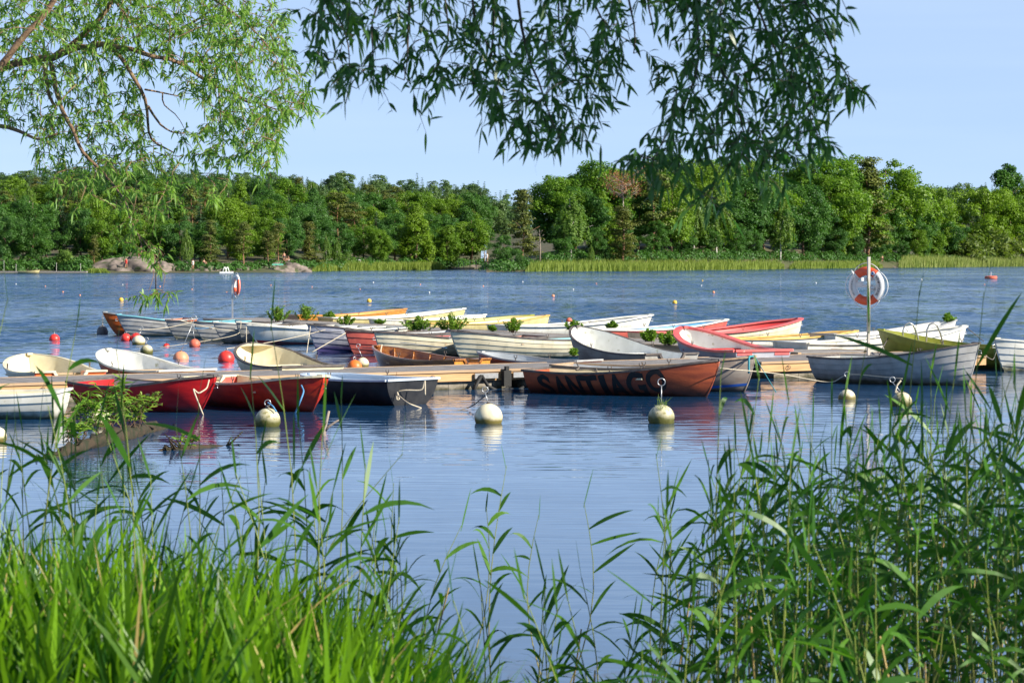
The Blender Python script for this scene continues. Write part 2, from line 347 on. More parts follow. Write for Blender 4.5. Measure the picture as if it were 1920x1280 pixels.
# ------------------------------------------------------------------ water
def water_material():
    m, t, out = nodes('lake_water'); N = t.nodes.new; K = t.links.new
    p = N("ShaderNodeBsdfPrincipled")
    p.inputs['Base Color'].default_value = (0.010, 0.056, 0.145, 1); p.inputs['IOR'].default_value = 1.65
    geo = N("ShaderNodeNewGeometry"); sx = N("ShaderNodeSeparateXYZ"); K(geo.outputs['Position'], sx.inputs[0])
    def math_(op, a, b=None, c=None):
        n = N("ShaderNodeMath"); n.operation = op
        for i, v in enumerate((a, b, c)):
            if v is None: continue
            if isinstance(v, (int, float)): n.inputs[i].default_value = v
            else: K(v, n.inputs[i])
        return n.outputs[0]
    def rng_(src, a, b, c, d, smooth=True):
        n = N("ShaderNodeMapRange"); n.interpolation_type = 'SMOOTHSTEP' if smooth else 'LINEAR'
        for k, v in zip(('From Min', 'From Max', 'To Min', 'To Max'), (a, b, c, d)): n.inputs[k].default_value = v
        K(src, n.inputs['Value']); return n.outputs['Result']
    far = rng_(sx.outputs['Y'], 40, 75, 0.0, 1.0)               # open water beyond the jetties
    near = rng_(sx.outputs['Y'], 12, 36, 0.30, 1.0)
    def noise(src, sc, rz, detail, rough, dist=0.0):
        mp = N("ShaderNodeMapping"); mp.inputs['Scale'].default_value = sc; mp.inputs['Rotation'].default_value = (0, 0, rz)
        K(src, mp.inputs['Vector'])
        n = N("ShaderNodeTexNoise"); n.inputs['Scale'].default_value = 1.0; n.inputs['Detail'].default_value = detail
        n.inputs['Roughness'].default_value = rough; n.inputs['Distortion'].default_value = dist
        K(mp.outputs['Vector'], n.inputs['Vector']); return n.outputs['Fac']
    patch = rng_(noise(geo.outputs['Position'], (0.03, 0.016, 1), 0.1, 3, 0.6), 0.36, 0.62, 0.35, 1.2)
    fam = math_('MULTIPLY', far, patch)
    def height(src):
        chop = noise(src, (0.45, 1.05, 1), 0.3, 2, 0.6, 0.2)
        ripple = noise(src, (0.9, 4.0, 1), 0.05, 2, 0.55, 0.3)
        swell = noise(src, (0.14, 0.42, 1), 0.15, 1, 0.5)
        hf = math_('MULTIPLY', chop, WAVE_FAR)
        hf = math_('MULTIPLY', hf, fam)
        hn = math_('MULTIPLY', math_('ADD', math_('MULTIPLY', ripple, WAVE_NEAR), math_('MULTIPLY', swell, 0.022)), near)
        return math_('ADD', hf, hn)
    e = 0.04
    def off(v):
        n = N("ShaderNodeVectorMath"); n.operation = 'ADD'; n.inputs[1].default_value = v; K(geo.outputs['Position'], n.inputs[0]); return n.outputs[0]
    h0 = height(geo.outputs['Position']); hx = height(off((e, 0, 0))); hy = height(off((0, e, 0)))
    dx = math_('MULTIPLY', math_('SUBTRACT', h0, hx), 1 / e); dy = math_('MULTIPLY', math_('SUBTRACT', h0, hy), 1 / e)
    st = noise(geo.outputs['Position'], (0.75, 0.13, 1), 0.04, 4, 0.65, 0.4)      # trains of steeper and flatter waves
    st2 = noise(geo.outputs['Position'], (1.1, 0.5, 1), -0.06, 3, 0.6, 0.3)
    sl_ = math_('ADD', math_('MULTIPLY_ADD', st, 1.0, -0.5), math_('MULTIPLY_ADD', st2, 0.7, -0.35))
    dy = math_('SUBTRACT', dy, math_('MULTIPLY', math_('MULTIPLY', sl_, 1.15), math_('MULTIPLY_ADD', fam, 0.95, 0.05)))
    dy = math_('SUBTRACT', dy, math_('MULTIPLY', fam, 0.13))      # crests hide the far faces: seen facets lean this way
    cb = N("ShaderNodeCombineXYZ"); K(dx, cb.inputs[0]); K(dy, cb.inputs[1]); cb.inputs[2].default_value = 1.0
    nn = N("ShaderNodeVectorMath"); nn.operation = 'NORMALIZE'; K(cb.outputs[0], nn.inputs[0])
    K(nn.outputs[0], p.inputs['Normal'])
    rg = math_('MULTIPLY_ADD', fam, 0.03, 0.02); K(rg, p.inputs['Roughness'])
    K(p.outputs['BSDF'], out.inputs['Surface'])
    return m
WAVE_FAR, WAVE_NEAR = 0.36, 0.0125
wb = MB(); wb.add([(-900, -5, 0), (900, -5, 0), (900, 1400, 0), (-900, 1400, 0)], [(0, 1, 2, 3)])
water = wb.build('water', water_material(), kind='structure', label='blue rippled lake water', cat='water')

# ------------------------------------------------------------------ far shore terrain
SHL = [(-700, 370), (-100, 376), (60, 380), (170, 383), (300, 386), (420, 390), (520, 400), (600, 432), (700, 470), (830, 500), (912, 520)]
SHR = [(912, 412), (1000, 428), (1200, 455), (1400, 505), (1550, 560), (1700, 620), (1920, 690), (2700, 740)]
def interp(tab, x):
    if x <= tab[0][0]: return tab[0][1]
    for (a, b), (c, d) in zip(tab, tab[1:]):
        if x <= c: return b + (d - b) * (x - a) / (c - a)
    return tab[-1][1]
def shore(px): return interp(SHL, px) if px < 912 else interp(SHR, px)
def ground_h(px, Y):
    """height of the far land at bearing px and depth Y"""
    d = Y - shore(px)
    if px >= 912 and px < 960 and d < 0: return -1.5
    if d < -1: return -1.5
    base = 0.9 * min(1, max(0, (d + 1) / 9.0)) - 0.15
    n = math.sin(px * 0.011 + Y * 0.017) * math.sin(Y * 0.023 - px * 0.006)
    if px < 912:
        k = min(1, max(0, (d - 14) / 330.0)); hill = 19.5 * k * (1.2 - 0.2 * k) + 1.2 * n * min(1, d / 60)
        hill *= 1.0 + 0.05 * math.sin(px * 0.008)
    else:
        w = min(1, max(0, (px - 930) / 160.0)) * min(1, max(0, (1800 - px) / 240.0))
        hill = 4.8 * w * min(1, max(0, d / 40)) + 0.6 * n * min(1, d / 30)
        k = min(1, max(0, (d - 90) / 350.0)); hill += (12 + 12 * min(1, max(0, (px - 1700) / 120.0))) * k
    return base + hill
def G(px, Y):
    return Vector(((px - 960) / F * Y, Y, ground_h(px, Y)))
def terrain(name, p0, p1, dp, label, dmax=620):
    ds = [-6, -2, -1, 0, 1.5, 3, 5, 8, 12, 18, 26, 38, 55, 80, 110, 150, 200, 260, 330, 400, 480, dmax]
    pxs = list(np.arange(p0, p1 + 1, dp)); V = []; Q = []
    for px in pxs:
        s = shore(px)
        for d in ds: V.append(tuple(G(px, s + d)))
    nd = len(ds)
    for i in range(len(pxs) - 1):
        for j in range(nd - 1): Q.append((i*nd+j, (i+1)*nd+j, (i+1)*nd+j+1, i*nd+j+1))
    b = MB(); b.add(V, Q); return b.build(name, M['forest_floor'], smooth=True, kind='structure', label=label, cat='ground')
terrain('far_shore_ground', -700, 911, 18, 'dark wooded hillside ground behind the far shore')
terrain('headland_ground', 912, 2700, 18, 'dark ground of the wooded headland', 640)

# ------------------------------------------------------------------ trees
def crown(kind, seed, low=False):
    rng = np.random.default_rng(seed); Ht = 14.0
    C = []; Nn = []; S = []; T = []; asp = 0.7
    def blob(c, r, n, flat=1.0, size=0.5, tnt=0.0, updir=0.25):
        d = unit(rng.normal(size=(n, 3))); d[:, 2] = np.where(d[:, 2] < -0.55, -d[:, 2], d[:, 2])
        rr = r * rng.uniform(0.5, 1.28, (n, 1)); off = d * rr; off[:, 2] *= flat
        C.append(np.asarray(c) + off); nn = d + rng.normal(size=(n, 3)) * 0.45; nn[:, 2] += updir; Nn.append(nn)
        S.append(size * rng.uniform(0.6, 1.35, n)); T.append(np.clip(tnt + rng.normal(size=n) * 0.22, 0, 1))
    q = 0.35 if low else 1.0; sz = 1.6 if low else 1.0
    if kind in ('broad', 'oak', 'lime', 'poplar'):
        Rx = {'broad': 4.1, 'oak': 5.6, 'lime': 3.9, 'poplar': 1.7}[kind]; zc = {'broad': 8.0, 'oak': 8.2, 'lime': 6.6, 'poplar': 8}[kind]
        Rz = {'broad': 5.8, 'oak': 5.5, 'lime': 6.6, 'poplar': 6.2}[kind]
        nb = {'broad': 62, 'oak': 96, 'lime': 84, 'poplar': 38}[kind]
        for i in range(nb):
            d = unit(rng.normal(size=3)); r = rng.uniform(0.45, 1.0) ** 0.6
            k = 1.0
            z = d[2] * r * Rz
            if kind == 'lime': k = max(0.15, 1.05 - 0.95 * max(0, (z + Rz) / (2 * Rz)) ** 1.3) * 1.25
            az = math.atan2(d[1], d[0]); k *= 1 + 0.22 * math.sin(2 * az + seed) + 0.14 * math.sin(3 * az + seed * 1.7 + z)
            c = (d[0] * r * Rx * k, d[1] * r * Rx * k, zc + z * (1 + 0.10 * math.sin(3 * az + seed)))
            br = rng.uniform(0.55, 1.55) * (0.75 if kind in ('lime', 'poplar') else 1.0)
            blob(c, br, int(230 * q * br), 0.85, 0.27 * sz, rng.uniform(0.1, 0.9))
    elif kind == 'birch':
        for i in range(int(150 * (0.5 if low else 1))):
            d = unit(rng.normal(size=3)); r = rng.uniform(0.2, 1.0) ** 0.5; h = 8.2 + d[2] * r * 5.4
            k = 1.0 - 0.75 * max(0, (h - 7.5) / 6.4) ** 1.2
            x, y = d[0] * r * 2.7 * k, d[1] * r * 2.7 * k
            ln = rng.uniform(0.9, 3.0) * (1.0 if h > 5 else 0.5); n = int(36 * (q + 0.1))
            s = rng.uniform(0, 1, n)
            c = np.stack([x * (1 + 0.16 * s) + rng.normal(size=n) * 0.13, y * (1 + 0.16 * s) + rng.normal(size=n) * 0.13, np.maximum(h - ln * s, 1.2)], 1)
            C.append(c); nn = np.array([x, y, 0.6]) + rng.normal(size=(n, 3)) * 0.9; Nn.append(nn)
            S.append(0.25 * sz * rng.uniform(0.6, 1.3, n)); T.append(np.clip(rng.uniform(0.2, 0.9) + rng.normal(size=n) * 0.2, 0, 1))
    elif kind == 'pine':
        for i in range(34):
            h = 4.6 + 9.0 * (i / 34.0) ** 0.9; R = 3.0 * (1 - max(0, (h - 8.5) / 6.2) ** 1.6) * (0.55 + 0.45 * min(1, (h - 3.5) / 3.5))
            a = rng.uniform(0, 6.283); r = R * rng.uniform(0.25, 1.0)
            blob((math.cos(a) * r, math.sin(a) * r, h + rng.uniform(-0.3, 0.3)), rng.uniform(0.8, 1.5), int(160 * q), 0.36, 0.25 * sz, rng.uniform(0.0, 0.9), 0.5)
    elif kind == 'pinefull':
        for i in range(60):
            h = 1.6 + 12.0 * (i / 60.0); R = 3.3 * (1 - (max(0, h - 2) / 12.2) ** 1.5) * (0.8 + 0.2 * math.sin(i))
            a = rng.uniform(0, 6.283); r = R * rng.uniform(0.35, 1.0)
            blob((math.cos(a) * r, math.sin(a) * r, h), rng.uniform(0.7, 1.35), int(130 * q), 0.38, 0.25 * sz, rng.uniform(0.0, 0.9), 0.45)
    elif kind == 'spruce':
        for i in range(22):
            h = 1.5 + 12.3 * i / 22.0; R = 2.5 * (1 - (h - 1.0) / 13.4) + 0.12
            nb = max(6, int((18 if low else 13) * R / 2))
            for j in range(nb):
                a = rng.uniform(0, 6.283); n = int(22 * (q + 0.1)); s = rng.uniform(0.1, 1, n)
                c = np.stack([math.cos(a) * R * s, math.sin(a) * R * s, h - 0.35 * R * s + 0.25 * R * s * s], 1) + rng.normal(size=(n, 3)) * 0.12
                C.append(c); nn = rng.normal(size=(n, 3)) * 0.5 + np.array([math.cos(a) * 0.6, math.sin(a) * 0.6, 0.9]); Nn.append(nn)
                S.append(0.30 * (1.25 if low else 1) * min(1, max(0.35, R / 1.4)) * rng.uniform(0.7, 1.3, n)); T.append(np.clip(0.15 + 0.6 * s + rng.normal(size=n) * 0.15, 0, 1))
    elif kind == 'shrub':
        for i in range(34):
            d = unit(rng.normal(size=3)); d[2] = abs(d[2]); r = rng.uniform(0.4, 1.0)
            blob((d[0] * r * 5.2, d[1] * r * 4.2, 0.8 + d[2] * r * 5.0), rng.uniform(0.8, 1.7), int(85 * q), 0.8, 0.42 * sz, rng.uniform(0.1, 0.9))
    c = np.concatenate(C); nn = np.concatenate(Nn); s = np.concatenate(S); T = np.concatenate(T)
    V, Q = cards(c, nn, s * 1.25, rng, 0.7)
    return V, Q, np.repeat(T, 4)

def limb_tree(b, rng, Ht, r0, lean=0.0, branches=5, z0=0.4, spread=0.35, top=0.95):
    pts = [(lean * (s ** 1.5) + 0.12 * math.sin(s * 7 + r0 * 20), 0.1 * math.cos(s * 6), Ht * s * top - (0.4 if s == 0 else 0)) for s in np.linspace(0, 1, 8)]
    b.tube(pts, [r0 * (1 - 0.8 * s) for s in np.linspace(0, 1, 8)], 7)
    for i in range(branches):
        s = z0 + (0.9 - z0) * i / max(1, branches); h = Ht * s * top; a = rng.uniform(0, 6.283); l = Ht * spread * (1.1 - s)
        b.tube([(lean * s ** 1.5, 0, h), (math.cos(a) * l * 0.5, math.sin(a) * l * 0.5, h + l * 0.45), (math.cos(a) * l, math.sin(a) * l, h + l * 0.7)],
               [r0 * 0.38, r0 * 0.22, r0 * 0.08], 5)
M['leaf_broad'] = foliage('leaf_broad', (0.042, 0.120, 0.012), (0.135, 0.25, 0.016), (0.19, 0.29, 0.02), 0.34, rnd=0.6)
M['leaf_dark'] = foliage('leaf_dark', (0.028, 0.092, 0.014), (0.08, 0.185, 0.022), (0.06, 0.15, 0.035), 0.30, rnd=0.6)
M['leaf_birch'] = foliage('leaf_birch', (0.075, 0.15, 0.02), (0.17, 0.26, 0.04), (0.12, 0.22, 0.04), 0.35, rnd=0.5)
M['leaf_pine'] = foliage('leaf_pine', (0.055, 0.080, 0.014), (0.15, 0.16, 0.025), (0.10, 0.14, 0.025), 0.12, rnd=0.6)
M['leaf_spruce'] = foliage('leaf_spruce', (0.020, 0.060, 0.022), (0.055, 0.110, 0.038), (0.06, 0.11, 0.045), 0.10, rnd=0.6)
M['leaf_olive'] = foliage('leaf_olive', (0.070, 0.12, 0.018), (0.16, 0.21, 0.04), (0.14, 0.17, 0.03), 0.35, rnd=0.5)
M['leaf_brown'] = foliage('leaf_brown', (0.22, 0.09, 0.04), (0.36, 0.15, 0.06), (0.3, 0.12, 0.05), 0.1)
KM = {'broad': 'leaf_broad', 'oak': 'leaf_broad', 'lime': 'leaf_broad', 'poplar': 'leaf_dark', 'birch': 'leaf_birch', 'pine': 'leaf_pine', 'pinefull': 'leaf_pine', 'spruce': 'leaf_spruce', 'shrub': 'leaf_olive'}
KB = {'birch': 'bark_birch', 'pine': 'bark_pine', 'pinefull': 'bark_pine'}
KN = {'broad': 'leafy_tree', 'oak': 'oak_tree', 'lime': 'leafy_tree', 'poplar': 'poplar_tree', 'birch': 'birch_tree', 'pine': 'pine_tree', 'pinefull': 'pine_tree', 'spruce': 'spruce_tree', 'shrub': 'shrub'}
CM = {}; TM = {}
def crown_mesh(kind, v, mat=None):
    key = (kind, v, mat)
    if key not in CM:
        V, Q, T = crown(kind, 100 + 17 * v + hash_k(kind)); b = MB(); b.add(V, Q, T); CM[key] = b.mesh('crown', M[mat or KM[kind]])
    return CM[key]
def hash_k(s): return sum(ord(c) * (i + 3) for i, c in enumerate(s)) % 997
def trunk_mesh(kind, v):
    key = (kind, v)
    if key not in TM:
        rng = np.random.default_rng(v * 7 + 5); b = MB()
        limb_tree(b, rng, 12.6, {'birch': 0.16, 'poplar': 0.2}.get(kind, 0.24), rng.uniform(-0.5, 0.5), 6 if kind != 'spruce' else 0)
        TM[key] = b.mesh('trunk', M[KB.get(kind, 'bark')], True)
    return TM[key]
def tree(kind, px, Y, height, label, group=None, width=1.0, v=None, mat=None, name=None, cat=None, z=None):
    v = random.randrange(3) if v is None else v
    g = G(px, Y)
    if z is not None: g.z = z
    cat = cat or ('shrub' if kind == 'shrub' else 'tree')
    root = empty(name or KN[kind], (g.x, g.y, g.z - 0.1), random.uniform(0, 6.283), label, cat, group)
    s = height / 14.0
    if kind == 'shrub': s = height / 7.0
    root.scale = (s * width, s * width, s)
    c = bpy.data.objects.new('crown', crown_mesh(kind, v, mat)); COL.objects.link(c); c.parent = root
    if kind != 'shrub':
        t = bpy.data.objects.new('trunk', trunk_mesh(kind, v)); COL.objects.link(t); t.parent = root
    return root
def top_h(px, ytop, Y):                       # height of a tree whose top shows at ytop
    return PD(px, ytop, Y).z - ground_h(px, Y)
random.seed(11)
FRONT = [  # kind, px, ytop, metres behind the waterline, width, label, mat
 ('oak', 12, 405, 8, 1.0, 'dark round leafy tree above the low bathing jetty at the frame edge', 'leaf_dark'),
 ('broad', 62, 412, 9, 1.2, 'dark bushy tree behind the pale posts of the bathing jetty', 'leaf_dark'),
 ('shrub', 122, 458, 5, 0.75, 'pale rounded willow bush between dark trees and the short dense pine', 'leaf_birch'),
 ('pinefull', 177, 438, 9, 1.0, 'short dense pine at the foot of the bare granite slope', None),
 ('broad', 225, 440, 24, 1.0, 'dark leafy tree just behind the crest of the granite slope', 'leaf_dark'),
 ('birch', 350, 420, 12, 0.8, 'slender pale birch beside the low brown shore rocks', None),
 ('pinefull', 395, 410, 12, 1.1, 'broad brown-green pine above the small white bathing raft', None),
 ('pine', 457, 413, 12, 1.0, 'pine with a rusty top next to the broad brown-green pine', None),
 ('pine', 503, 428, 10, 0.8, 'thin pine with a bare pale trunk beside the sunbathers rock', None),
 ('pine', 522, 415, 13, 0.9, 'pine with reddish trunk standing right above the sunbathers rock', None),
 ('pinefull', 578, 413, 12, 1.35, 'wide brown pine between the sunbathers rock and the pale slim birches', None),
 ('birch', 612, 432, 6, 0.7, 'small bright green birch on the slope down to the reed belt', None),
 ('birch', 632, 440, 9, 0.8, 'light green birch with drooping sides beside the wide brown pine', None),
 ('shrub', 650, 470, 4, 0.8, 'light green willow bush at the start of the reed belt', 'leaf_birch'),
 ('oak', 712, 430, 6, 0.85, 'bright green round oak standing over the reed belt', None),
 ('lime', 780, 378, 8, 1.15, 'tall cone-shaped bright green tree over the reed belt', None),
 ('lime', 838, 412, 6, 1.1, 'bright green oval tree next to the tall cone-shaped tree', None),
 ('broad', 885, 398, 16, 1.2, 'leafy tree above the little jetty with four pale posts', None),
 ('broad', 945, 440, 3, 1.1, 'dark alder leaning over the tip of the headland', 'leaf_dark'),
 ('broad', 975, 470, 2, 0.9, 'low dark alder bush hanging over the water at the headland tip', 'leaf_dark'),
 ('pinefull', 980, 352, 16, 1.05, 'tall dark pine at the tip of the headland', None),
 ('birch', 1072, 352, 12, 1.35, 'big weeping birch with hanging yellow-green sprays on the headland', None),
 ('birch', 1108, 455, 6, 0.9, 'small bright bush-like birch at the reed edge under the weeping birch', None),
 ('pinefull', 1168, 384, 6, 1.35, 'broad dark pine below the dead brown crown', None),
 ('oak', 1120, 300, 34, 1.05, 'high rounded oak with a sunlit top behind the weeping birch', None),
 ('oak', 1045, 330, 30, 1.0, 'rounded dark green oak between the headland pine and the weeping birch', None),
 ('pine', 1225, 300, 16, 1.0, 'tall pine with a long straight bare trunk beside the dead crown', None),
 ('broad', 1258, 330, 14, 1.0, 'leafy tree next to the long bare pine trunk', None),
 ('birch', 1300, 345, 18, 1.1, 'birch with a white stem in the gap of the dark headland wood', None),
 ('birch', 1343, 328, 12, 1.1, 'light yellow-green birch hanging over the dark headland bushes', None),
 ('broad', 1300, 296, 34, 1.2, 'tall leafy tree whose top hides behind the overhanging willow', None),
 ('broad', 1395, 318, 22, 1.1, 'dark leafy tree with several thin grey stems below it', 'leaf_dark'),
 ('birch', 1462, 345, 7, 1.0, 'slim weeping birch with a white trunk rising from the reed belt', None),
 ('broad', 1420, 300, 32, 1.2, 'tall leafy tree behind the dark one with thin grey stems', None),
 ('oak', 1505, 345, 14, 1.0, 'dark round tree beside the slim weeping birch', 'leaf_dark'),
 ('oak', 1555, 330, 20, 1.1, 'green oak between the weeping birch and the big old pine', None),
 ('pinefull', 1628, 292, 14, 1.15, 'big old pine with dead grey branches and orange trunk', None),
 ('broad', 1662, 293, 34, 1.3, 'leafy tree filling the skyline between the big old pine and the airy light green tree', None),
 ('broad', 1570, 296, 36, 1.3, 'leafy tree on the skyline just before the big old pine', None),
 ('oak', 1525, 290, 40, 1.2, 'broad leafy skyline tree half hidden by hanging willow leaves', None),
 ('broad', 1235, 288, 44, 1.3, 'leafy skyline tree above the tall bare-trunked pine', None),
 ('broad', 1365, 292, 44, 1.3, 'leafy skyline tree deep behind the hanging willow tips', None),
 ('lime', 1602, 292, 30, 1.3, 'leafy tree behind the big old pine', None),
 ('birch', 1705, 296, 24, 1.6, 'tall airy light green tree beside the big old pine', 'leaf_broad'),
 ('broad', 1745, 345, 30, 1.0, 'leafy tree at the low end of the headland wood', None),
 ('broad', 1720, 430, 8, 1.0, 'low bushy tree at the edge of the shore clearing', None),
 ('broad', 1770, 410, 24, 1.0, 'small leafy tree where headland wood meets the olive bushes', None),
 ('shrub', 1800, 430, 16, 1.4, 'olive willow thicket nearest the headland wood', None),
 ('shrub', 1850, 424, 20, 1.4, 'olive willow thicket above the tall pale reeds', None),
 ('shrub', 1905, 430, 16, 1.3, 'olive willow thicket at the frame edge above the red mooring drum', None),
 ('oak', 1842, 352, 60, 1.1, 'round bright tree rising over the olive willow thickets', None),
 ('oak', 1893, 372, 50, 1.1, 'round tree under the two dark poplars', None),
 ('poplar', 1877, 318, 90, 1.1, 'first of two tall dark poplars on the skyline', None),
 ('poplar', 1897, 310, 90, 1.1, 'taller of the two dark poplars on the skyline', None),
 ('broad', 1930, 345, 80, 1.1, 'leafy tree cut by the frame edge beside the poplars', None),
]
for i, (k, px, yt, d, w, lab, mt) in enumerate(FRONT):
    Y = shore(px) + d
    tree(k, px, Y, top_h(px, yt, Y), lab, width=w, v=i % 5, mat=mt)
# dead brown crown
def bare_tree(px, Y, Ht, r0, label, name='dead_tree', brown=False, z=None, seed=1, dens=26):
    rng = np.random.default_rng(seed); g = G(px, Y)
    root = empty(name, (g.x, g.y, g.z if z is None else z), 0, label, 'tree')
    b = MB(); b.tube([(0, 0, -0.3), (0.1, 0, Ht * 0.5), (-0.1, 0.1, Ht * 0.98)], [r0, r0 * 0.7, r0 * 0.15], 7)
    tips = []
    for i in range(dens):
        s = (0.74 + 0.24 * i / dens) if brown else (0.35 + 0.6 * i / dens); a = rng.uniform(0, 6.283); l = Ht * ((1.15 - s) * 0.26 if not brown else 0.17) * rng.uniform(0.7, 1.4)
        p0 = Vector((0.05, 0, Ht * s)); p1 = p0 + Vector((math.cos(a) * l * 0.6, math.sin(a) * l * 0.6, l * 0.25)); p2 = p1 + Vector((math.cos(a + 0.5) * l * 0.5, math.sin(a + 0.5) * l * 0.5, l * 0.4))
        b.tube([p0, p1, p2], [r0 * 0.35, r0 * 0.2, r0 * 0.07], 5); tips += [p1, p2, (p1 + p2) / 2]
        for q in range(3):
            a2 = a + rng.uniform(-1, 1); b.tube([p1, p1 + Vector((math.cos(a2), math.sin(a2), 0.5)) * l * 0.4], [r0 * 0.14, r0 * 0.05], 4)
    b.build('trunk', M['deadwood'], root, True)
    if brown:
        c = np.array([tuple(t) for t in tips for _ in range(26)]); c = c[c[:, 2] > Ht * 0.72] ; c = c + rng.normal(size=c.shape) * 0.55
        V, Q = cards(c, rng.normal(size=c.shape), rng.uniform(0.2, 0.42, len(c)), rng, 0.4)
        k = MB(); k.add(V, Q, rng.uniform(0, 1, len(V))); k.build('crown', M['leaf_brown'], root)
    return root
Yb = shore(1168) + 8
bare_tree(1168, Yb, top_h(1168, 332, Yb), 0.24, 'dead brown pine crown sticking out above the green headland pine', brown=True, seed=4, dens=30)
Yb = shore(1012) + 10; bare_tree(1012, Yb, top_h(1012, 428, Yb), 0.16, 'small bare dead pine beside the headland tip', seed=2, dens=12)
Yb = shore(672) + 150; bare_tree(672, Yb, top_h(672, 374, Yb), 0.35, 'bleached bare oak skeleton high on the wooded hillside', seed=5, dens=20)
Yb = shore(910) + 9; bare_tree(908, Yb, top_h(908, 462, Yb), 0.2, 'small bare grey tree on the beach by the posts', seed=8, dens=14)
# wood behind the shore trees
GL = {'broad': 'leafy green tree in the wood behind the shore trees', 'oak': 'wide round-crowned tree in the wood behind the shore trees',
      'lime': 'cone-shaped leafy tree in the wood behind the shore trees', 'spruce': 'dark pointed spruce in the wood behind the shore trees',
      'pine': 'pine in the wood behind the shore trees', 'birch': 'pale birch in the wood behind the shore trees'}
GG = {'broad': 'leafy trees of the far wood', 'oak': 'round-crowned trees of the far wood', 'lime': 'cone-shaped trees of the far wood', 'spruce': 'spruces of the far wood', 'pine': 'pines of the far wood', 'birch': 'birches of the far wood'}
rt = random.Random(5)
def wood(px0, px1, off, step, hs, kinds, dark=0.5):
    px = px0 + rt.uniform(0, step)
    while px < px1:
        d = off * rt.uniform(0.86, 1.14); Y = shore(px) + d; k = rt.choice(kinds)
        tree(k, px, Y, rt.uniform(*hs), GL[k], GG[k], width=rt.uniform(0.95, 1.3), v=rt.randrange(5),
             mat=('leaf_dark' if (k in ('broad', 'oak', 'lime') and rt.random() < dark) else None))
        px += step * rt.uniform(0.7, 1.3) * 400 / Y * 1.0
K1 = ['broad', 'oak', 'spruce', 'lime', 'broad', 'pine', 'spruce']
wood(-40, 905, 20, 52, (8, 11), ['broad', 'oak', 'broad'], 0.75)
wood(-40, 905, 42, 50, (10, 13), K1, 0.6)
wood(-40, 905, 75, 52, (10.5, 14), K1, 0.45)
wood(-40, 905, 115, 52, (11, 14), K1 + ['birch'], 0.4)
wood(-40, 905, 165, 50, (11, 14), ['broad', 'spruce', 'spruce', 'birch', 'pine'], 0.4)
wood(-40, 905, 225, 46, (9, 12), ['broad', 'spruce', 'pine', 'birch', 'spruce'], 0.5)
wood(1030, 1760, 26, 46, (13, 16), ['broad', 'oak', 'lime'], 0.7)
wood(1050, 1740, 44, 50, (15, 17.5), ['broad', 'oak'], 0.4)
wood(1000, 1740, 12, 60, (6.5, 9), ['broad'], 1.0)
wood(1770, 1960, 110, 40, (9, 12), ['broad', 'oak', 'spruce'], 0.6)
# far ridge: one mass nobody could count
def forest_mass(name, px0, px1, offs, step, hs, kinds, label, mat, seed):
    rng = np.random.default_rng(seed); lows = {}; b = MB()
    for off in offs:
        px = px0
        while px < px1:
            d = off * rng.uniform(0.93, 1.07); Y = shore(px) + d; k = kinds[rng.integers(len(kinds))]; v = int(rng.integers(5))
            if (k, v) not in lows: lows[(k, v)] = crown(k, 300 + v * 13 + hash_k(k), True)
            V, Q, T = lows[(k, v)]; s = rng.uniform(*hs) / 14.0; a = rng.uniform(0, 6.283); w = rng.uniform(0.9, 1.25)
            R = np.array([[math.cos(a), -math.sin(a), 0], [math.sin(a), math.cos(a), 0], [0, 0, 1]])
            g = np.array(G(px, Y)); b.add((V * np.array([s * w, s * w, s])) @ R.T + g, Q, np.clip(T * 0.7 + rng.uniform(-0.25, 0.45), 0.001, 1))
            px += step * rng.uniform(0.7, 1.3) * 400 / Y
    o = b.build(name, mat, label=label, cat='forest', kind='stuff')
M['leaf_far'] = foliage('leaf_far', (0.045, 0.105, 0.035), (0.12, 0.19, 0.055), (0.08, 0.15, 0.05), 0.25, rnd=0.3)
forest_mass('hillside_forest', -60, 990, (275, 320, 370, 430), 40, (8.5, 13), ['spruce', 'pine', 'birch', 'spruce', 'broad'], 'mixed forest covering the hilltop behind the far shore', M['leaf_far'], 3)
forest_mass('ridge_forest', -60, 990, (455, 490, 530), 24, (9.5, 18), ['spruce', 'spruce', 'pine', 'spruce'], 'dark spruce skyline along the top of the far hill', M['leaf_far'], 8)
forest_mass('distant_forest', 1700, 2000, (300, 360, 440), 34, (13, 17), ['spruce', 'broad', 'spruce', 'pine'], 'distant spruce forest behind the low end of the headland', M['leaf_far'], 9)
# undergrowth and reed belts on the far shore
def undergrowth(name, spans, label, mat, seed, n_per=2.2):
    rng = np.random.default_rng(seed); C = []; Nn = []; S = []; T = []
    for p0, p1, d0, d1, hm in spans:
        for i in range(int((p1 - p0) * n_per / 10)):
            px = rng.uniform(p0, p1); Y = shore(px) + rng.uniform(d0, d1); g = np.array(G(px, Y)); n = 90; r = rng.uniform(0.8, 1.8); t0 = rng.uniform(0.1, 0.8)
            d = unit(rng.normal(size=(n, 3))); d[:, 2] = abs(d[:, 2])
            C.append(g + d * np.array([r * 1.3, r, hm * rng.uniform(0.5, 1)])); Nn.append(d + rng.normal(size=(n, 3)) * 0.4)
            S.append(rng.uniform(0.3, 0.6, n)); T.append(np.clip(t0 + rng.normal(size=n) * 0.2, 0.001, 1))
    c = np.concatenate(C); V, Q = cards(c, np.concatenate(Nn), np.concatenate(S), rng, 0.7)
    b = MB(); b.add(V, Q, np.repeat(np.concatenate(T), 4)); b.build(name, mat, label=label, cat='undergrowth', kind='stuff')
undergrowth('undergrowth', [(-60, 165, 1, 9, 2.6), (165, 330, 14, 24, 2.2), (330, 480, 4, 12, 1.5), (480, 600, 8, 16, 1.6), (600, 860, 3, 12, 2.4), (860, 912, 12, 20, 2)],
            'dark bushes along the foot of the far wood', M['leaf_dark'], 4, 3.2)
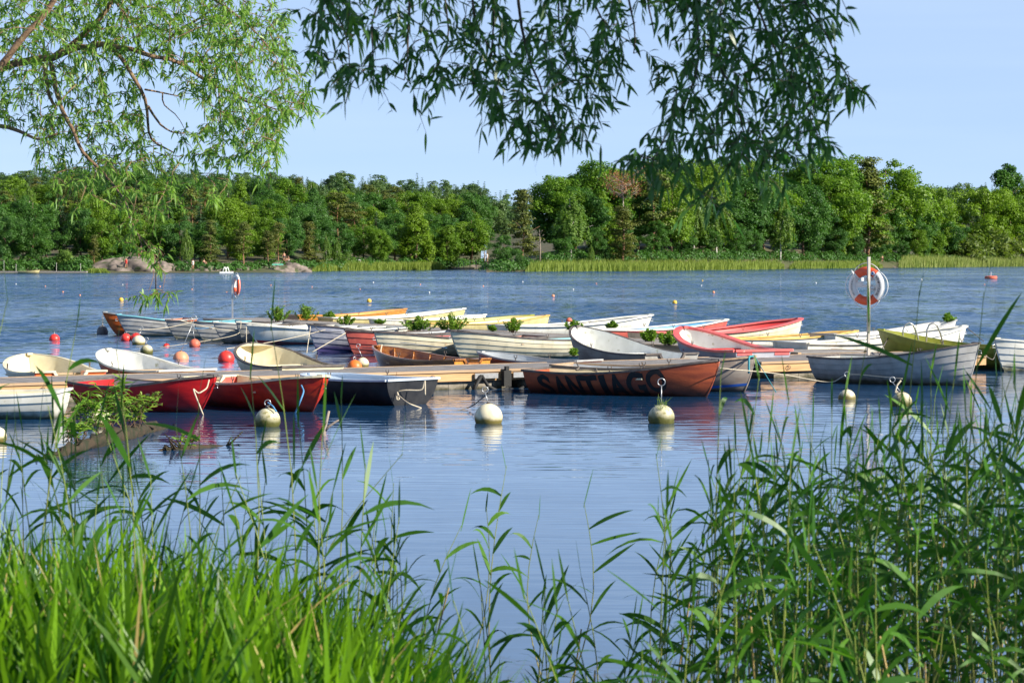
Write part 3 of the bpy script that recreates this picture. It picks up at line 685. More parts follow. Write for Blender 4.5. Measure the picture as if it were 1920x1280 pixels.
undergrowth('undergrowth', [(915, 1000, 1, 8, 2.4), (1020, 1760, 9, 16, 2.6), (1760, 1960, 6, 14, 3.0)], 'low bushes along the foot of the headland wood', M['leaf_dark'], 6, 3.4)
M['reed_far'] = foliage('reed_far', (0.15, 0.22, 0.03), (0.28, 0.34, 0.06), (0.3, 0.36, 0.07), 0.3, rnd=0.0)
M['reed_pale'] = foliage('reed_pale', (0.17, 0.25, 0.04), (0.36, 0.38, 0.12), (0.4, 0.38, 0.14), 0.3, rnd=0.0)
def reed_belt(name, spans, label, mat, seed):
    rng = np.random.default_rng(seed); B = []; Ln = []
    for p0, p1, d0, d1, hm, n in spans:
        for i in range(n):
            px = rng.uniform(p0, p1); e = min(1, (px - p0) / 14, (p1 - px) / 14) + 0.25
            d = rng.uniform(d0, d1); Y = shore(px) + d; B.append(((px - 960) / F * Y, Y, max(-0.1, ground_h(px, Y)))); Ln.append(hm * min(1, e) * rng.uniform(0.7, 1.12))
    B = np.array(B); Ln = np.array(Ln); d = rng.normal(size=B.shape) * 0.12; d[:, 2] = 1
    V, Q = ribbons(B, d, Ln, rng.uniform(0.05, 0.14, len(B)), rng.uniform(0, 0.15, len(B)), rng, 3, np.array([0.9, 1, 0.7, 0.1]), side=unit(np.stack([np.ones(len(B)), rng.normal(size=len(B)) * 0.5, np.zeros(len(B))], 1)))
    b = MB(); b.add(V, Q, np.repeat(np.clip(rng.uniform(0, 1, len(B)), 0.001, 1), 8)); b.build(name, mat, label=label, cat='reeds', kind='stuff')
reed_belt('reed_belt', [(640, 700, -5, 4, 2.0, 1500), (690, 835, -6, 3, 1.9, 3600), (158, 207, -3, 0, 1.0, 900), (585, 650, -1, 6, 1.3, 900)], 'bright green reed belt along the far shore', M['reed_far'], 3)
reed_belt('reed_belt', [(985, 1470, -6, 4, 1.9, 11000), (1480, 1655, -6, 3, 1.9, 4200)], 'bright green reed belt in front of the headland wood', M['reed_far'], 5)
reed_belt('reed_belt', [(1684, 2000, -6, 8, 3.0, 9000)], 'tall pale reed belt beyond the red mooring drum', M['reed_pale'], 7)

# shore rocks
def rock(px, d, sx, sy, sz, label, seed, rz=0.0, name='granite_outcrop'):
    rng = np.random.default_rng(seed); g = G(px, shore(px) + d); nu, nv = 44, 18; V = []; Q = []
    ph = rng.uniform(0, 6.28, 12)
    for j in range(nv + 1):
        t = (j / nv) * math.pi / 2
        for i in range(nu):
            a = 2 * math.pi * i / nu
            r = math.cos(t) ** 0.8; n = 1 + 0.13 * math.sin(3 * a + ph[0] + 2 * t) + 0.08 * math.sin(7 * a + ph[1] + 5 * t) + 0.05 * math.sin(13 * a + ph[2] - 9 * t)
            V.append((sx * r * math.cos(a) * n, sy * r * math.sin(a) * n, sz * math.sin(t) ** 0.9 * (1 + 0.12 * math.sin(4 * a + ph[3]) + 0.07 * math.sin(9 * a + 6 * t + ph[4])) - 0.5))
    for j in range(nv):
        for i in range(nu): Q.append((j*nu+i, j*nu+(i+1) % nu, (j+1)*nu+(i+1) % nu, (j+1)*nu+i))
    b = MB(); b.add(V, Q); o = b.build(name, M['rock'], smooth=True, label=label, cat='rock'); o.location = (g.x, g.y, 0); o.rotation_euler.z = rz
    return o
rock(243, 9, 6.8, 7, 2.9, 'big bare granite slope dipping into the far shore water', 1)
rock(300, 7, 3.6, 5, 2.2, 'reddish granite hump beside the big bare slope', 9)
rock(382, 8, 5.4, 5, 1.7, 'low granite shelf where bathers sit beside the white raft', 2)
rock(435, 10, 4.0, 5, 2.0, 'brown earthy rock bank behind the white raft', 12)
rock(530, 7, 4.8, 6, 2.1, 'low pinkish rock with sunbathers under the thin pines', 3)
rock(975, 3, 2.2, 1.5, 0.8, 'small grey rock at the tip of the headland', 4)
rock(1040, 6, 5.0, 3, 1.8, 'low brown bank at the headland under the weeping birch', 5)
rock(1670, 5, 2.8, 3, 0.9, 'bare gravelly landing in the gap between the reeds', 6)
rock(895, 6, 5.0, 3, 1.3, 'sandy bank behind the four pale posts', 7)

# ------------------------------------------------------------------ boats
class HullShape:
    def __init__(s, L, B, zb, zs, rake=0.35, full=2.2, tw=0.78, sag=0.06, pointed=False):
        s.L, s.B, s.zb, s.zs, s.rake, s.full, s.tw, s.sag, s.pointed = L, B, zb, zs, rake, full, tw, sag, pointed
    def hb(s, t):
        if t < 0.42:
            if s.pointed: return s.B / 2 * max(0.03, math.sin(math.pi / 2 * (0.02 + 0.98 * t / 0.42)) ** 0.75)
            return s.B / 2 * (s.tw + (1 - s.tw) * math.sin(math.pi / 2 * t / 0.42))
        return s.B / 2 * max(0.012, (1 - ((t - 0.42) / 0.58) ** s.full)) ** 0.78
    def sheer(s, t):
        return s.zs + (s.zb - s.zs) * t ** 2.1 - s.sag * math.sin(math.pi * min(1, t * 1.15)) 
    def pt(s, t, q, side, out=0.0, inner=0.0, zmin=None):
        """q 0 keel .. 1 sheer; side +1/-1; out pushes outward, inner thins inward"""
        hb = max(0.004, s.hb(t) - inner); zt = s.sheer(t); zk = -0.14 + 0.10 * t ** 3
        e = 0.62 + 0.5 * t ** 3
        y = hb * (math.sin(math.pi / 2 * q) ** e) * (0.86 + 0.14 * q) + out
        z = zk + (zt - zk) * q ** 1.35 + inner * (1 - q) * 1.2
        x = t * (s.L - inner) - s.rake * (1 - q) ** 1.1 * t ** 5 + out * 0.5 * t ** 6
        x += 0.10 * (1 - q) * (1 - t) ** 6 + inner * (1 - t) ** 8
        if zmin is not None: z = max(z, zmin)
        return (x, side * y, z)
BOATS = {}
def boat(bow, stern, zb, zs, B, hull, inn, rim, label, strakes=0, group=None, rake=0.35, full=2.2, tw=0.78, sag=0.06, seats=2,
         seatmat='bench', notch=0.0, stripe=None, bottom=None, roll=0.0, pitch=0.0, transom=None, pointed=False, rimw=0.05, sole=0.05,
         name='rowing_boat', deck=0.0, key=None, ribs=0, rimh=0.035, quarter=None, keelline=None, console=False, cat='boat'):
    bow = Vector(bow); stern = Vector(stern); d = bow - stern; L = math.hypot(d.x, d.y); a = math.atan2(d.y, d.x)
    hs = HullShape(L, B, zb, zs, rake, full, tw, sag, pointed)
    root = empty(name, (stern.x, stern.y, 0), a, label, cat, group or 'small boats moored at the jetties')
    root.rotation_euler = (roll, pitch, a)
    NT = 26; ts = [i / NT for i in range(NT + 1)]
    hb = MB()
    rows = []
    if strakes:
        for k in range(strakes):
            q0, q1 = k / strakes, (k + 1) / strakes
            rows.append([(q0, 0.016), ((q0 + q1) / 2, 0.008), (q1, 0.0)])
    else:
        rows.append([(i / 9, 0.0) for i in range(10)])
    for side in (1, -1):
        prev = None
        for row in rows:
            V = [hs.pt(t, q, side, o) for q, o in row for t in ts]; Q = []
            n = NT + 1
            for j in range(len(row) - 1):
                for i in range(NT):
                    f = (j*n+i, j*n+i+1, (j+1)*n+i+1, (j+1)*n+i); Q.append(f if side < 0 else f[::-1])
            hb.add(V, Q)
            if prev is not None:          # the step under each strake
                V2 = [hs.pt(t, row[0][0], side, 0.0) for t in ts] + [hs.pt(t, row[0][0], side, row[0][1]) for t in ts]
                hb.add(V2, [(i, i+1, n+i+1, n+i) if side > 0 else (n+i, n+i+1, i+1, i) for i in range(NT)])
            prev = row
    # stem bar closes the bow
    hb.tube([hs.pt(1.0, q, 0) [:1] + (0.0,) + hs.pt(1.0, q, 1)[2:] for q in [i / 8 for i in range(9)]], 0.018, 6)
    hull_o = hb.build('hull', M[hull], root, True)
    # transom, and the inside of it
    if not pointed:
        qs = [i / 8 for i in range(9)]; tb = MB()
        for inner, off in ((0.0, 0.0), (0.03, 0.035)):
            A = [hs.pt(0, q, 1, 0, inner) for q in qs]; C = [hs.pt(0, q, -1, 0, inner) for q in qs]
            A = [(x - (0.0 if inner == 0 else 0.0), y, z if inner == 0 else max(z, sole)) for x, y, z in A]; C = [(x, y, z if inner == 0 else max(z, sole)) for x, y, z in C]
            if notch:
                # cut-out in the middle of the top: build in three columns
                def zc(z, yy, hbm): return z
            V = []; Q = []
            fr = [-1, -0.55, -0.30, 0.30, 0.55, 1]
            for q, (pa, pc) in zip(qs, zip(A, C)):
                for f_ in fr:
                    z = pa[2]
                    if notch and abs(f_) <= 0.31: z = min(z, hs.sheer(0) - notch)
                    V.append((pa[0] + (0.0), pa[1] * f_, z))
            m = len(fr)
            for j in range(len(qs) - 1):
                for i in range(m - 1):
                    f = (j*m+i, j*m+i+1, (j+1)*m+i+1, (j+1)*m+i); Q.append(f[::-1] if inner == 0 else f)
            tb.add(V, Q)
        tb.build('transom', M[transom or hull], root)
    # inner skin
    ib = MB(); qs = [i / 9 for i in range(10)]; n = NT + 1
    for side in (1, -1):
        V = [hs.pt(t, q, side, 0, 0.03, sole) for q in qs for t in ts]; Q = []
        for j in range(9):
            for i in range(NT):
                f = (j*n+i, j*n+i+1, (j+1)*n+i+1, (j+1)*n+i); Q.append(f[::-1] if side < 0 else f)
        ib.add(V, Q)
    if ribs:
        for k in range(ribs):
            t = 0.1 + 0.8 * k / (ribs - 1)
            for side in (1, -1):
                ib.tube([hs.pt(t, q, side, 0, 0.045, sole) for q in (0.25, 0.45, 0.65, 0.85, 0.98)], 0.018, 5)
    ib.build('inner_skin', M[inn], root, True)
    # gunwale
    gb = MB()
    for side in (1, -1):
        V = []; Q = []; tt = [i / 34 for i in range(35)]
        for t in tt:
            x, y, z = hs.pt(t, 1.0, side); y0 = abs(y); w_in = min(rimw * 0.7, y0 * 0.98)
            xo = 0.02 * t ** 8
            V += [(x + xo, side * (y0 + rimw * 0.45), z - rimh * 0.5), (x + xo, side * (y0 + rimw * 0.45), z + rimh * 0.5), (x, side * (y0 - w_in), z + rimh * 0.5), (x, side * (y0 - w_in), z - rimh * 0.5)]
        for i in range(len(tt) - 1):
            for j in range(4):
                f = (i*4+j, i*4+(j+1) % 4, (i+1)*4+(j+1) % 4, (i+1)*4+j); Q.append(f if side > 0 else f[::-1])
        Q += [(0, 1, 2, 3), tuple(len(tt)*4 - 4 + j for j in (3, 2, 1, 0))]
        gb.add(V, Q)
    if not pointed:
        y0 = hs.hb(0); z = hs.sheer(0)
        if notch:
            for sg in (1, -1):
                gb.box((0.0, sg * y0 * 0.70, z + 0.004), (0.075, y0 * 0.58, rimh))
            gb.box((0.0, 0, z - notch + 0.002), (0.07, y0 * 0.56, rimh))
            for sg in (1, -1): gb.box((0.0, sg * y0 * 0.41, z - notch / 2), (0.066, 0.05, notch * 1.05), rx=-sg * 0.55)
        else: gb.box((0.0, 0, z + 0.003), (0.07, y0 * 2.02, rimh))
    gb.box((L - 0.06, 0, zb + 0.002), (0.16, 0.10, rimh * 1.1))
    gb.build('gunwale', M[rim], root)
    # thwarts
    spots = {0: [], 1: [0.5], 2: [0.30, 0.60], 3: [0.08, 0.36, 0.62], 4: [0.07, 0.30, 0.52, 0.74]}[seats]
    for t in spots:
        zz = hs.sheer(t) - 0.14 if t > 0.1 else hs.sheer(t) - 0.12
        w = (hs.hb(t) - 0.05) * 2; b = MB(); b.box((t * L + 0.1, 0, zz), (0.24, w * 0.985, 0.028)); b.build('seat', M[seatmat], root)
    if console:
        b = MB(); b.box((L * 0.42, 0, 0.22 + 0.12), (0.5, hs.hb(0.4) * 0.9, 0.34)); b.box((L * 0.42 + 0.1, 0, 0.56), (0.26, hs.hb(0.4) * 0.5, 0.1)); b.build('seat_box', M[inn], root)
    if deck:
        V = []; Q = []; tt = [deck + (1 - deck) * i / 8 for i in range(9)]
        for t in tt:
            w = max(0.004, hs.hb(t) - 0.02); zz = hs.sheer(t) + 0.004; x = t * (L - 0.02)
            V += [(x, w, zz), (x, w * 0.5, zz + 0.03 * (1 - t) + 0.01), (x, 0, zz + 0.05 * (1 - t) + 0.01), (x, -w * 0.5, zz + 0.03 * (1 - t) + 0.01), (x, -w, zz)]
        for i in range(8):
            for j in range(4): Q.append((i*5+j, i*5+j+1, (i+1)*5+j+1, (i+1)*5+j))
        b = MB(); b.add(V, Q); b.build('foredeck', M[rim if deck < 0.8 else inn], root, True)
    if quarter:
        for sg in (1, -1):
            b = MB(); y0 = hs.hb(0.05); b.box((0.17, sg * y0 * 0.66, hs.sheer(0) - 0.05), (0.34, y0 * 0.52, 0.10)); b.build('corner_box', M[quarter], root)
    def band(nm, q0, q1, mat, t0=0.0, t1=1.0, out=0.005):
        b = MB(); n_ = 24; qq = [q0 + (q1 - q0) * i / 3 for i in range(4)]
        for side in (1, -1):
            V = [hs.pt(t0 + (t1 - t0) * i / n_, q, side, out + (0.018 if strakes else 0)) for q in qq for i in range(n_ + 1)]; Q = []
            for j in range(3):
                for i in range(n_):
                    f = (j*(n_+1)+i, j*(n_+1)+i+1, (j+1)*(n_+1)+i+1, (j+1)*(n_+1)+i); Q.append(f if side < 0 else f[::-1])
            b.add(V, Q)
        b.build(nm, M[mat], root, True)
    if stripe: band('stripe', *stripe)
    if bottom: band('bottom_paint', 0.0, bottom[0], bottom[1])
    # rowlocks
    for sg in (1, -1):
        b = MB(); t = 0.5; x, y, z = hs.pt(t, 1, sg)
        b.tube([(x, y, z), (x, y, z + 0.06)], 0.012, 6)
        b.tube([(x - 0.035, y, z + 0.12), (x - 0.035, y, z + 0.08), (x, y, z + 0.055), (x + 0.035, y, z + 0.08), (x + 0.035, y, z + 0.12)], 0.009, 6)
        b.build('rowlock', M['steel_dark'], root)
    b = MB(); b.tube([(L - 0.02, 0, zb - 0.12), (L + 0.05, 0, zb - 0.15), (L + 0.05, 0, zb - 0.19), (L - 0.03, 0, zb - 0.2)], 0.009, 6); b.build('mooring_eye', M['steel'], root)
    if key: BOATS[key] = (root, hs, bow, stern)
    root['_L'] = round(L, 2)
    return root, hs
def bt(b, s, *a, **k): return boat((b[0], b[1], 0), (s[0], s[1], 0), *a, **k)

def px2(px, D): return ((px - 960) / F * D, D)
# ---- near jetty, water side nearest the camera
bt((-10.5, 34.7), (-6.95, 34.6), 0.55, 0.41, 1.35, 'white', 'cream_in', 'white', 'white lapstrake boat with a wooden bench, cut by the frame edge', strakes=5, seats=2, console=True, key='A', tw=0.85)
bt((-4.70, 35.5), (-7.0, 37.2), 0.60, 0.44, 1.25, 'red', 'grey_in', 'dark_rim', 'bright red rowing boat with grey inside, behind the plants on the log', full=3.0, tw=0.85, key='B', roll=0.02, rake=0.42, rimw=0.035, seats=2)
bt((-2.98, 35.5), (-5.15, 38.2), 0.59, 0.44, 1.25, 'orange_red', 'cream_in', 'cream', 'orange-red dinghy with cream inside and a notched transom, blue bow rope', full=3.0, tw=0.88, notch=0.11, key='C', seatmat='cream_in', rake=0.42, rimw=0.06, deck=0.88)
bt((-3.62, 39.55), (-1.66, 37.5), 0.42, 0.43, 1.30, 'dark', 'pale_blue', 'pale_blue', 'black dinghy with pale blue-grey moulded inside beside the orange-red dinghy', full=3.0, tw=0.88, sag=0.03, seatmat='pale_blue', seats=3, key='D', rake=0.2, rimw=0.10)
r_, santi = bt((3.67, 39.6), (0.44, 41.4), 0.66, 0.41, 1.30, 'rust', 'cream_in', 'dark_rim', 'rust-brown boat with big black letters SANTIAGO painted on its side', full=2.1, rake=0.30, key='E', seats=2, seatmat='cream_in', rimw=0.03, sag=0.05)
bt((4.46, 41.05), (0.95, 42.7), 0.66, 0.44, 1.30, 'grey_brown', 'grey_in', 'wood_rim', 'grey-brown weathered boat with a blue stripe tucked behind the lettered boat', full=2.4, rake=0.25, key='Fb', stripe=(0.34, 0.41, 'blue'), seats=1, rimw=0.05)
bt((8.97, 43.0), (6.3, 45.2), 0.83, 0.49, 1.55, 'grey_white', 'white_in', 'dark_rim', 'large white lapstrake boat below the two steel handrails', strakes=7, full=2.6, rake=0.28, key='G', deck=0.82, rimw=0.04, sag=0.03)
bt((10.45, 48.5), (14.1, 50.8), 0.72, 0.5, 1.4, 'white', 'white_in', 'white', 'white lapstrake boat poking in from the frame edge past the olive boat', strakes=6, full=2.3, key='H')
bt((8.45, 51.6), (11.5, 49.9), 0.82, 0.5, 1.45, 'olive', 'olive', 'olive', 'olive green lapstrake boat behind the two steel handrails', strakes=6, full=2.1, rake=0.42, key='I')
# ---- near jetty, far side
bt((-9.35, 43.3), (-7.95, 40.3), 0.66, 0.42, 1.55, 'cream', 'cream_in', 'cream', 'cream boat with orange corner seats at the near end of the front jetty', full=2.8, tw=0.85, notch=0.1, transom='salmon', quarter='orange_plastic', key='J', pitch=0.015)
bt((-7.95, 43.9), (-5.98, 41.2), 0.68, 0.40, 1.4, 'rust', 'white_in', 'white', 'white-lined boat with brown hull beside the cream boat with orange corners', full=2.8, tw=0.85, key='K', rimw=0.06)
bt((-5.25, 45.0), (-3.75, 42.2), 0.76, 0.43, 1.5, 'cream', 'cream_in', 'dark_rim', 'round-bowed cream dinghy with a dark rubber edge beside the bright red buoy', full=3.2, tw=0.85, key='Lb', seatmat='cream_in', rimw=0.055, deck=0.9)
bt((-2.92, 47.6), (-0.80, 45.2), 0.60, 0.42, 1.25, 'varnish', 'varnish', 'varnish', 'varnished wooden boat with honey-brown ribs and orange stern corners', full=2.4, key='Mb', ribs=7, quarter='varnish_light', seats=2, seatmat='varnish', notch=0.08, rimw=0.04, transom='varnish_light')
bt((-0.70, 47.0), (1.55, 45.1), 0.50, 0.40, 1.1, 'rust', 'grey_in', 'grey_rim', 'narrow grey-lined brown dinghy lying low behind the front jetty', full=2.6, key='Nb', seats=1)
bt((1.45, 50.6), (3.35, 46.9), 0.93, 0.46, 1.55, 'grey_brown', 'white_in', 'dark_rim', 'big white-lined dinghy with its bow high and a mossy notched transom', full=2.9, tw=0.85, notch=0.12, pitch=-0.0, key='Ob', rimw=0.04, seats=1, seatmat='white_in', transom='grey_white')
bt((3.90, 50.9), (5.35, 47.6), 0.90, 0.50, 1.5, 'grey_blue', 'white_in', 'pink_rim', 'white-lined dinghy with a wide faded red rim and red stern seats', full=2.9, tw=0.9, key='Pb', rimw=0.14, seats=2, seatmat='red_in', quarter='pink_rim', rimh=0.05)
# ---- back jetty, bows to the bathers' side (near side)
U = (-0.86, -0.51)
def near2(px, D, Lb, *a, **k):
    bx, by = px2(px, D); return bt((bx, by), (bx - U[0] * Lb, by - U[1] * Lb), *a, **k)
near2(193, 71.8, 3.0, 0.74, 0.5, 1.4, 'orange', 'orange', 'grey_rim', 'orange boat, outermost on the back jetty behind the turquoise-rimmed boat', strakes=5, key='a', rake=0.55, full=1.9)
near2(219, 70.3, 4.3, 0.70, 0.45, 1.5, 'grey_white', 'turquoise', 'turquoise', 'pale grey lapstrake boat with a turquoise rim', strakes=6, key='b', rake=0.5, full=1.9, rimw=0.10)
near2(311, 68.2, 4.2, 0.58, 0.45, 1.4, 'grey', 'grey_in', 'dark_rim', 'dull grey boat next to the turquoise-rimmed one', strakes=5, key='c', rake=0.4, full=1.9)
near2(363, 66.3, 4.2, 0.59, 0.45, 1.4, 'grey_white', 'white_in', 'dark_rim', 'grey-white boat tied under the smaller life ring post', strakes=5, key='d', rake=0.4, full=1.9)
near2(400, 64.8, 4.2, 0.62, 0.45, 1.4, 'grey_white', 'white_in', 'white', 'grey-white boat with a white rim just past the smaller life ring post', strakes=6, key='e', rake=0.4, full=1.9)
near2(443, 64.2, 4.2, 0.64, 0.45, 1.4, 'grey', 'white_in', 'white', 'mid grey lapstrake boat half hidden by the white boat with red bottom paint', strakes=5, key='f', rake=0.3, full=1.9)
near2(462, 63.2, 4.8, 0.58, 0.45, 1.7, 'white', 'white_in', 'white', 'wide white boat with red bottom paint on the back jetty', key='g', rake=0.5, full=2.3, bottom=(0.42, 'red'), rimw=0.12)
near2(577, 58.4, 4.5, 0.74, 0.5, 1.55, 'grey_blue', 'grey_in', 'dark_rim', 'grey-blue lapstrake boat with a purplish waterline', strakes=6, key='h', rake=0.35, full=2.1)
near2(647, 57.2, 4.2, 0.63, 0.46, 1.4, 'salmon', 'red_in', 'dark_rim', 'faded red lapstrake boat between grey-blue and cream boats', strakes=5, key='i', rake=0.3, full=2.1)
near2(702, 54.8, 4.6, 0.66, 0.48, 1.5, 'cream', 'pink_in', 'dark_rim', 'cream lapstrake boat with faded pink inside', strakes=7, key='j', rake=0.3, full=2.2)
near2(845, 54.0, 4.5, 0.71, 0.50, 1.6, 'cream', 'turquoise', 'dark_rim', 'big cream lapstrake boat with turquoise inside and dark edge', strakes=7, key='k', rake=0.35, full=2.3)
# ---- back jetty, far side
def far2(px, D, Lb, *a, **k):
    bx, by = px2(px, D); return bt((bx, by), (bx + U[0] * Lb, by + U[1] * Lb), *a, **k)
far2(762, 82.0, 4.6, 0.62, 0.45, 1.4, 'varnish_light', 'yellow_rim', 'varnish_light', 'orange wooden boat, farthest out behind the back jetty', key='q1', rake=0.4)
far2(872, 78.0, 5.4, 0.72, 0.48, 1.5, 'yellow', 'white_in', 'white', 'pale yellow boat with white gunwale whose bow points high on open water', key='q2', rake=0.4, rimw=0.09)
far2(911, 76.0, 4.2, 0.56, 0.45, 1.3, 'white', 'white_in', 'white', 'plain white boat mostly hidden between two yellow ones', key='q3')
far2(1000, 75.0, 4.6, 0.57, 0.45, 1.4, 'yellow', 'yellow', 'olive', 'pale yellow boat with a greenish rim behind the jetty bushes', key='q4')
far2(1029, 71.3, 4.6, 0.65, 0.48, 1.5, 'yellow', 'cream_in', 'yellow_rim', 'pale yellow boat with a plain bow nearest the long white boat', key='q5', rake=0.25)
far2(1222, 70.0, 5.6, 0.70, 0.46, 1.6, 'white', 'white_in', 'white', 'long white boat with broad white gunwale behind the back jetty', key='q6', rake=0.45, rimw=0.16)
far2(1364, 66.0, 4.9, 0.66, 0.46, 1.5, 'salmon', 'sky_blue', 'white', 'orange-red boat with white gunwale and blue inside', key='q7', rake=0.4, rimw=0.10)
far2(1502, 62.0, 5.3, 0.80, 0.50, 1.8, 'cream', 'red_in', 'pink_rim', 'cream lapstrake boat with red inside and wide red rim', strakes=6, key='q8', rake=0.25, rimw=0.16, full=2.8)
far2(1607, 60.0, 4.9, 0.52, 0.42, 1.4, 'white', 'yellow_rim', 'yellow_rim', 'white boat with an ochre yellow gunwale', key='q9', rake=0.4, rimw=0.10)
far2(1792, 61.0, 4.6, 0.78, 0.48, 1.4, 'white', 'white_in', 'grey_rim', 'white boat with a small plant growing at its bow', key='q11', rake=0.4)
far2(1810, 55.0, 5.4, 0.80, 0.50, 1.7, 'white', 'white_in', 'white', 'long white lapstrake boat whose bow shows above the olive boat', strakes=6, key='q10', rake=0.3, rimw=0.15, full=2.2)

# painted name on the rust-brown boat
def text_mesh(body, size=1.0, offset=0.0, res=6):
    cu = bpy.data.curves.new('t', 'FONT'); cu.body = body; cu.size = size; cu.offset = offset; cu.resolution_u = res
    o = bpy.data.objects.new('t', cu); COL.objects.link(o); dg = bpy.context.evaluated_depsgraph_get()
    me = bpy.data.meshes.new_from_object(o.evaluated_get(dg)); bpy.data.objects.remove(o); bpy.data.curves.remove(cu); return me
import bmesh
rootE = BOATS['E'][0]
spans = [('S', 0.075, 0.155, 0.30, 0.93), ('A', 0.165, 0.245, 0.28, 0.93), ('N', 0.250, 0.330, 0.28, 0.95), ('T', 0.325, 0.425, 0.28, 0.95),
         ('I', 0.435, 0.468, 0.28, 0.95), ('A', 0.475, 0.565, 0.28, 0.97), ('G', 0.570, 0.665, 0.26, 0.98), ('O', 0.670, 0.765, 0.40, 0.99)]
lb = MB()
for ch, t0, t1, q0, q1 in spans:
    me = text_mesh(ch, 1.0, 0.034)
    bm = bmesh.new(); bm.from_mesh(me)
    bmesh.ops.triangulate(bm, faces=bm.faces)
    for _ in range(3):
        es = [e for e in bm.edges if e.calc_length() > 0.12]
        if es: bmesh.ops.subdivide_edges(bm, edges=es, cuts=1); bmesh.ops.triangulate(bm, faces=bm.faces)
    xs = [v.co.x for v in bm.verts]; ys = [v.co.y for v in bm.verts]; x0, x1, y0, y1 = min(xs), max(xs), min(ys), max(ys)
    V = []
    for v in bm.verts:
        u = (v.co.x - x0) / (x1 - x0); w = (v.co.y - y0) / (y1 - y0)
        t = t0 + (t1 - t0) * u + 0.02 * (1 - w); q = q0 + (q1 - q0) * w + 0.012 * math.sin(9 * u + t0 * 40)
        V.append(santi.pt(t, q, -1, 0.006))
    bm.verts.index_update()
    lb.add(V, [tuple(x.index for x in f.verts) for f in bm.faces]); bm.free()
lb.build('painted_name', M['black_paint'], rootE)

# ------------------------------------------------------------------ jetties
def jetty(name, p0, p1, width, z, label, segs, fasc='fascia', back=1):
    """p0, p1 on the camera-side edge; extends 'width' to the other side"""
    p0 = Vector((p0[0], p0[1], 0)); p1 = Vector((p1[0], p1[1], 0)); d = p1 - p0; L = d.length; a = math.atan2(d.y, d.x)
    root = empty(name, tuple(p0), a, label, 'jetty'); W_ = width * back
    b = MB(); n = int(L / 0.125); rng = random.Random(3)
    for i in range(n):
        b.box((0.0625 + i * 0.125, W_ / 2, z - 0.014 + rng.uniform(-0.002, 0.002)), (0.117, width - 0.10, 0.028))
    b.build('deck', M['deckwood'], root)
    for y, nm in ((0.0, 1), (W_, 0)):
        b = MB(); sg = 1 if W_ > 0 else -1
        yy = y + (0.02 if nm else -0.02) * sg
        for s in range(segs):
            x0 = L * s / segs; x1 = L * (s + 1) / segs
            b.box(((x0 + x1) / 2, yy, z - 0.125), (x1 - x0 - 0.012, 0.05, 0.155))
        b.build('side_beam', M[fasc], root)
        b = MB()
        for s in range(segs):
            x0 = L * s / segs; x1 = L * (s + 1) / segs
            b.box(((x0 + x1) / 2, y + 0.012 * (1 if nm else -1) * sg, z - 0.016), (x1 - x0 - 0.008, 0.09, 0.045))
        b.build('edge_board', M['fascia_top'], root)
    x = 0.4; k = 0
    while x < L - 1.0:
        ln = 1.45 if k % 2 == 0 else 1.9
        for j in range(int(ln / 0.31)):
            pass
        b = MB()
        m = int(ln / 0.32)
        for j in range(m):
            b.box((x + 0.16 + j * 0.32, W_ / 2, -0.02), (0.312, width - 0.16, 0.34))
        b.build('float', M['concrete'], root); x += m * 0.32 + 0.35; k += 1
    b = MB()
    for i in range(int(L / 1.5)):
        x = 0.7 + i * 1.5; cx = x; yy = -0.03 if W_ > 0 else 0.03
        b.tube([(cx + 0.045 * math.cos(t), yy, z - 0.12 + 0.045 * math.sin(t)) for t in [k_ * 0.785 for k_ in range(8)]], 0.007, 5, closed=True)
    b.build('mooring_ring', M['steel_dark'], root)
    return root, L, a
J0 = (-12.4, 35.1); sl = 0.595
def jl(X): return (X, J0[1] + sl * (X - J0[0]))
jr, jL, ja = jetty('floating_jetty', J0, jl(4.7), 1.95, 0.36, 'front timber jetty with grey boards and orange pine side beams', 5)
jr2, _, _ = jetty('floating_jetty', jl(5.05), jl(10.3), 2.5, 0.35, 'short jetty section carrying the handrails and the bigger life ring', 2)
K0 = (-10.8, 78.4); sk = -1.66
def kl(X): return (X, K0[1] + sk * (X - K0[0]))
jetty('floating_jetty', K0, kl(6.4), 2.0, 0.36, 'long back jetty overgrown with small green bushes', 6, fasc='fascia_top')
# steel hinge and rubber tyre between beams, where the front jetty sections meet
hx, hy = jl(-0.15)
hinge = empty('iron_coupling', (hx, hy, 0), ja, 'black iron hinge with hanging chains on the front jetty beam', 'coupling')
b = MB(); b.box((0, -0.09, 0.19), (0.16, 0.10, 0.30)); b.box((0, -0.10, 0.37), (0.07, 0.07, 0.10)); b.build('bracket', M['rubber'], hinge)
for sg in (1, -1):
    b = MB(); b.box((sg * 0.42, -0.05, 0.25), (0.5, 0.04, 0.10)); b.build('plate', M['steel'], hinge)
for sg in (1, -1):
    b = MB(); b.tube([(sg * 0.55, -0.1, 0.26), (sg * 0.42, -0.13, 0.05), (sg * 0.18, -0.15, -0.06), (0, -0.14, 0.02)], 0.035, 7)
    b.tube([(sg * 0.55, -0.1, 0.26), (sg * 0.70, -0.13, 0.06), (sg * 0.75, -0.13, -0.1)], 0.035, 7); b.build('chain', M['rubber'], hinge, True)
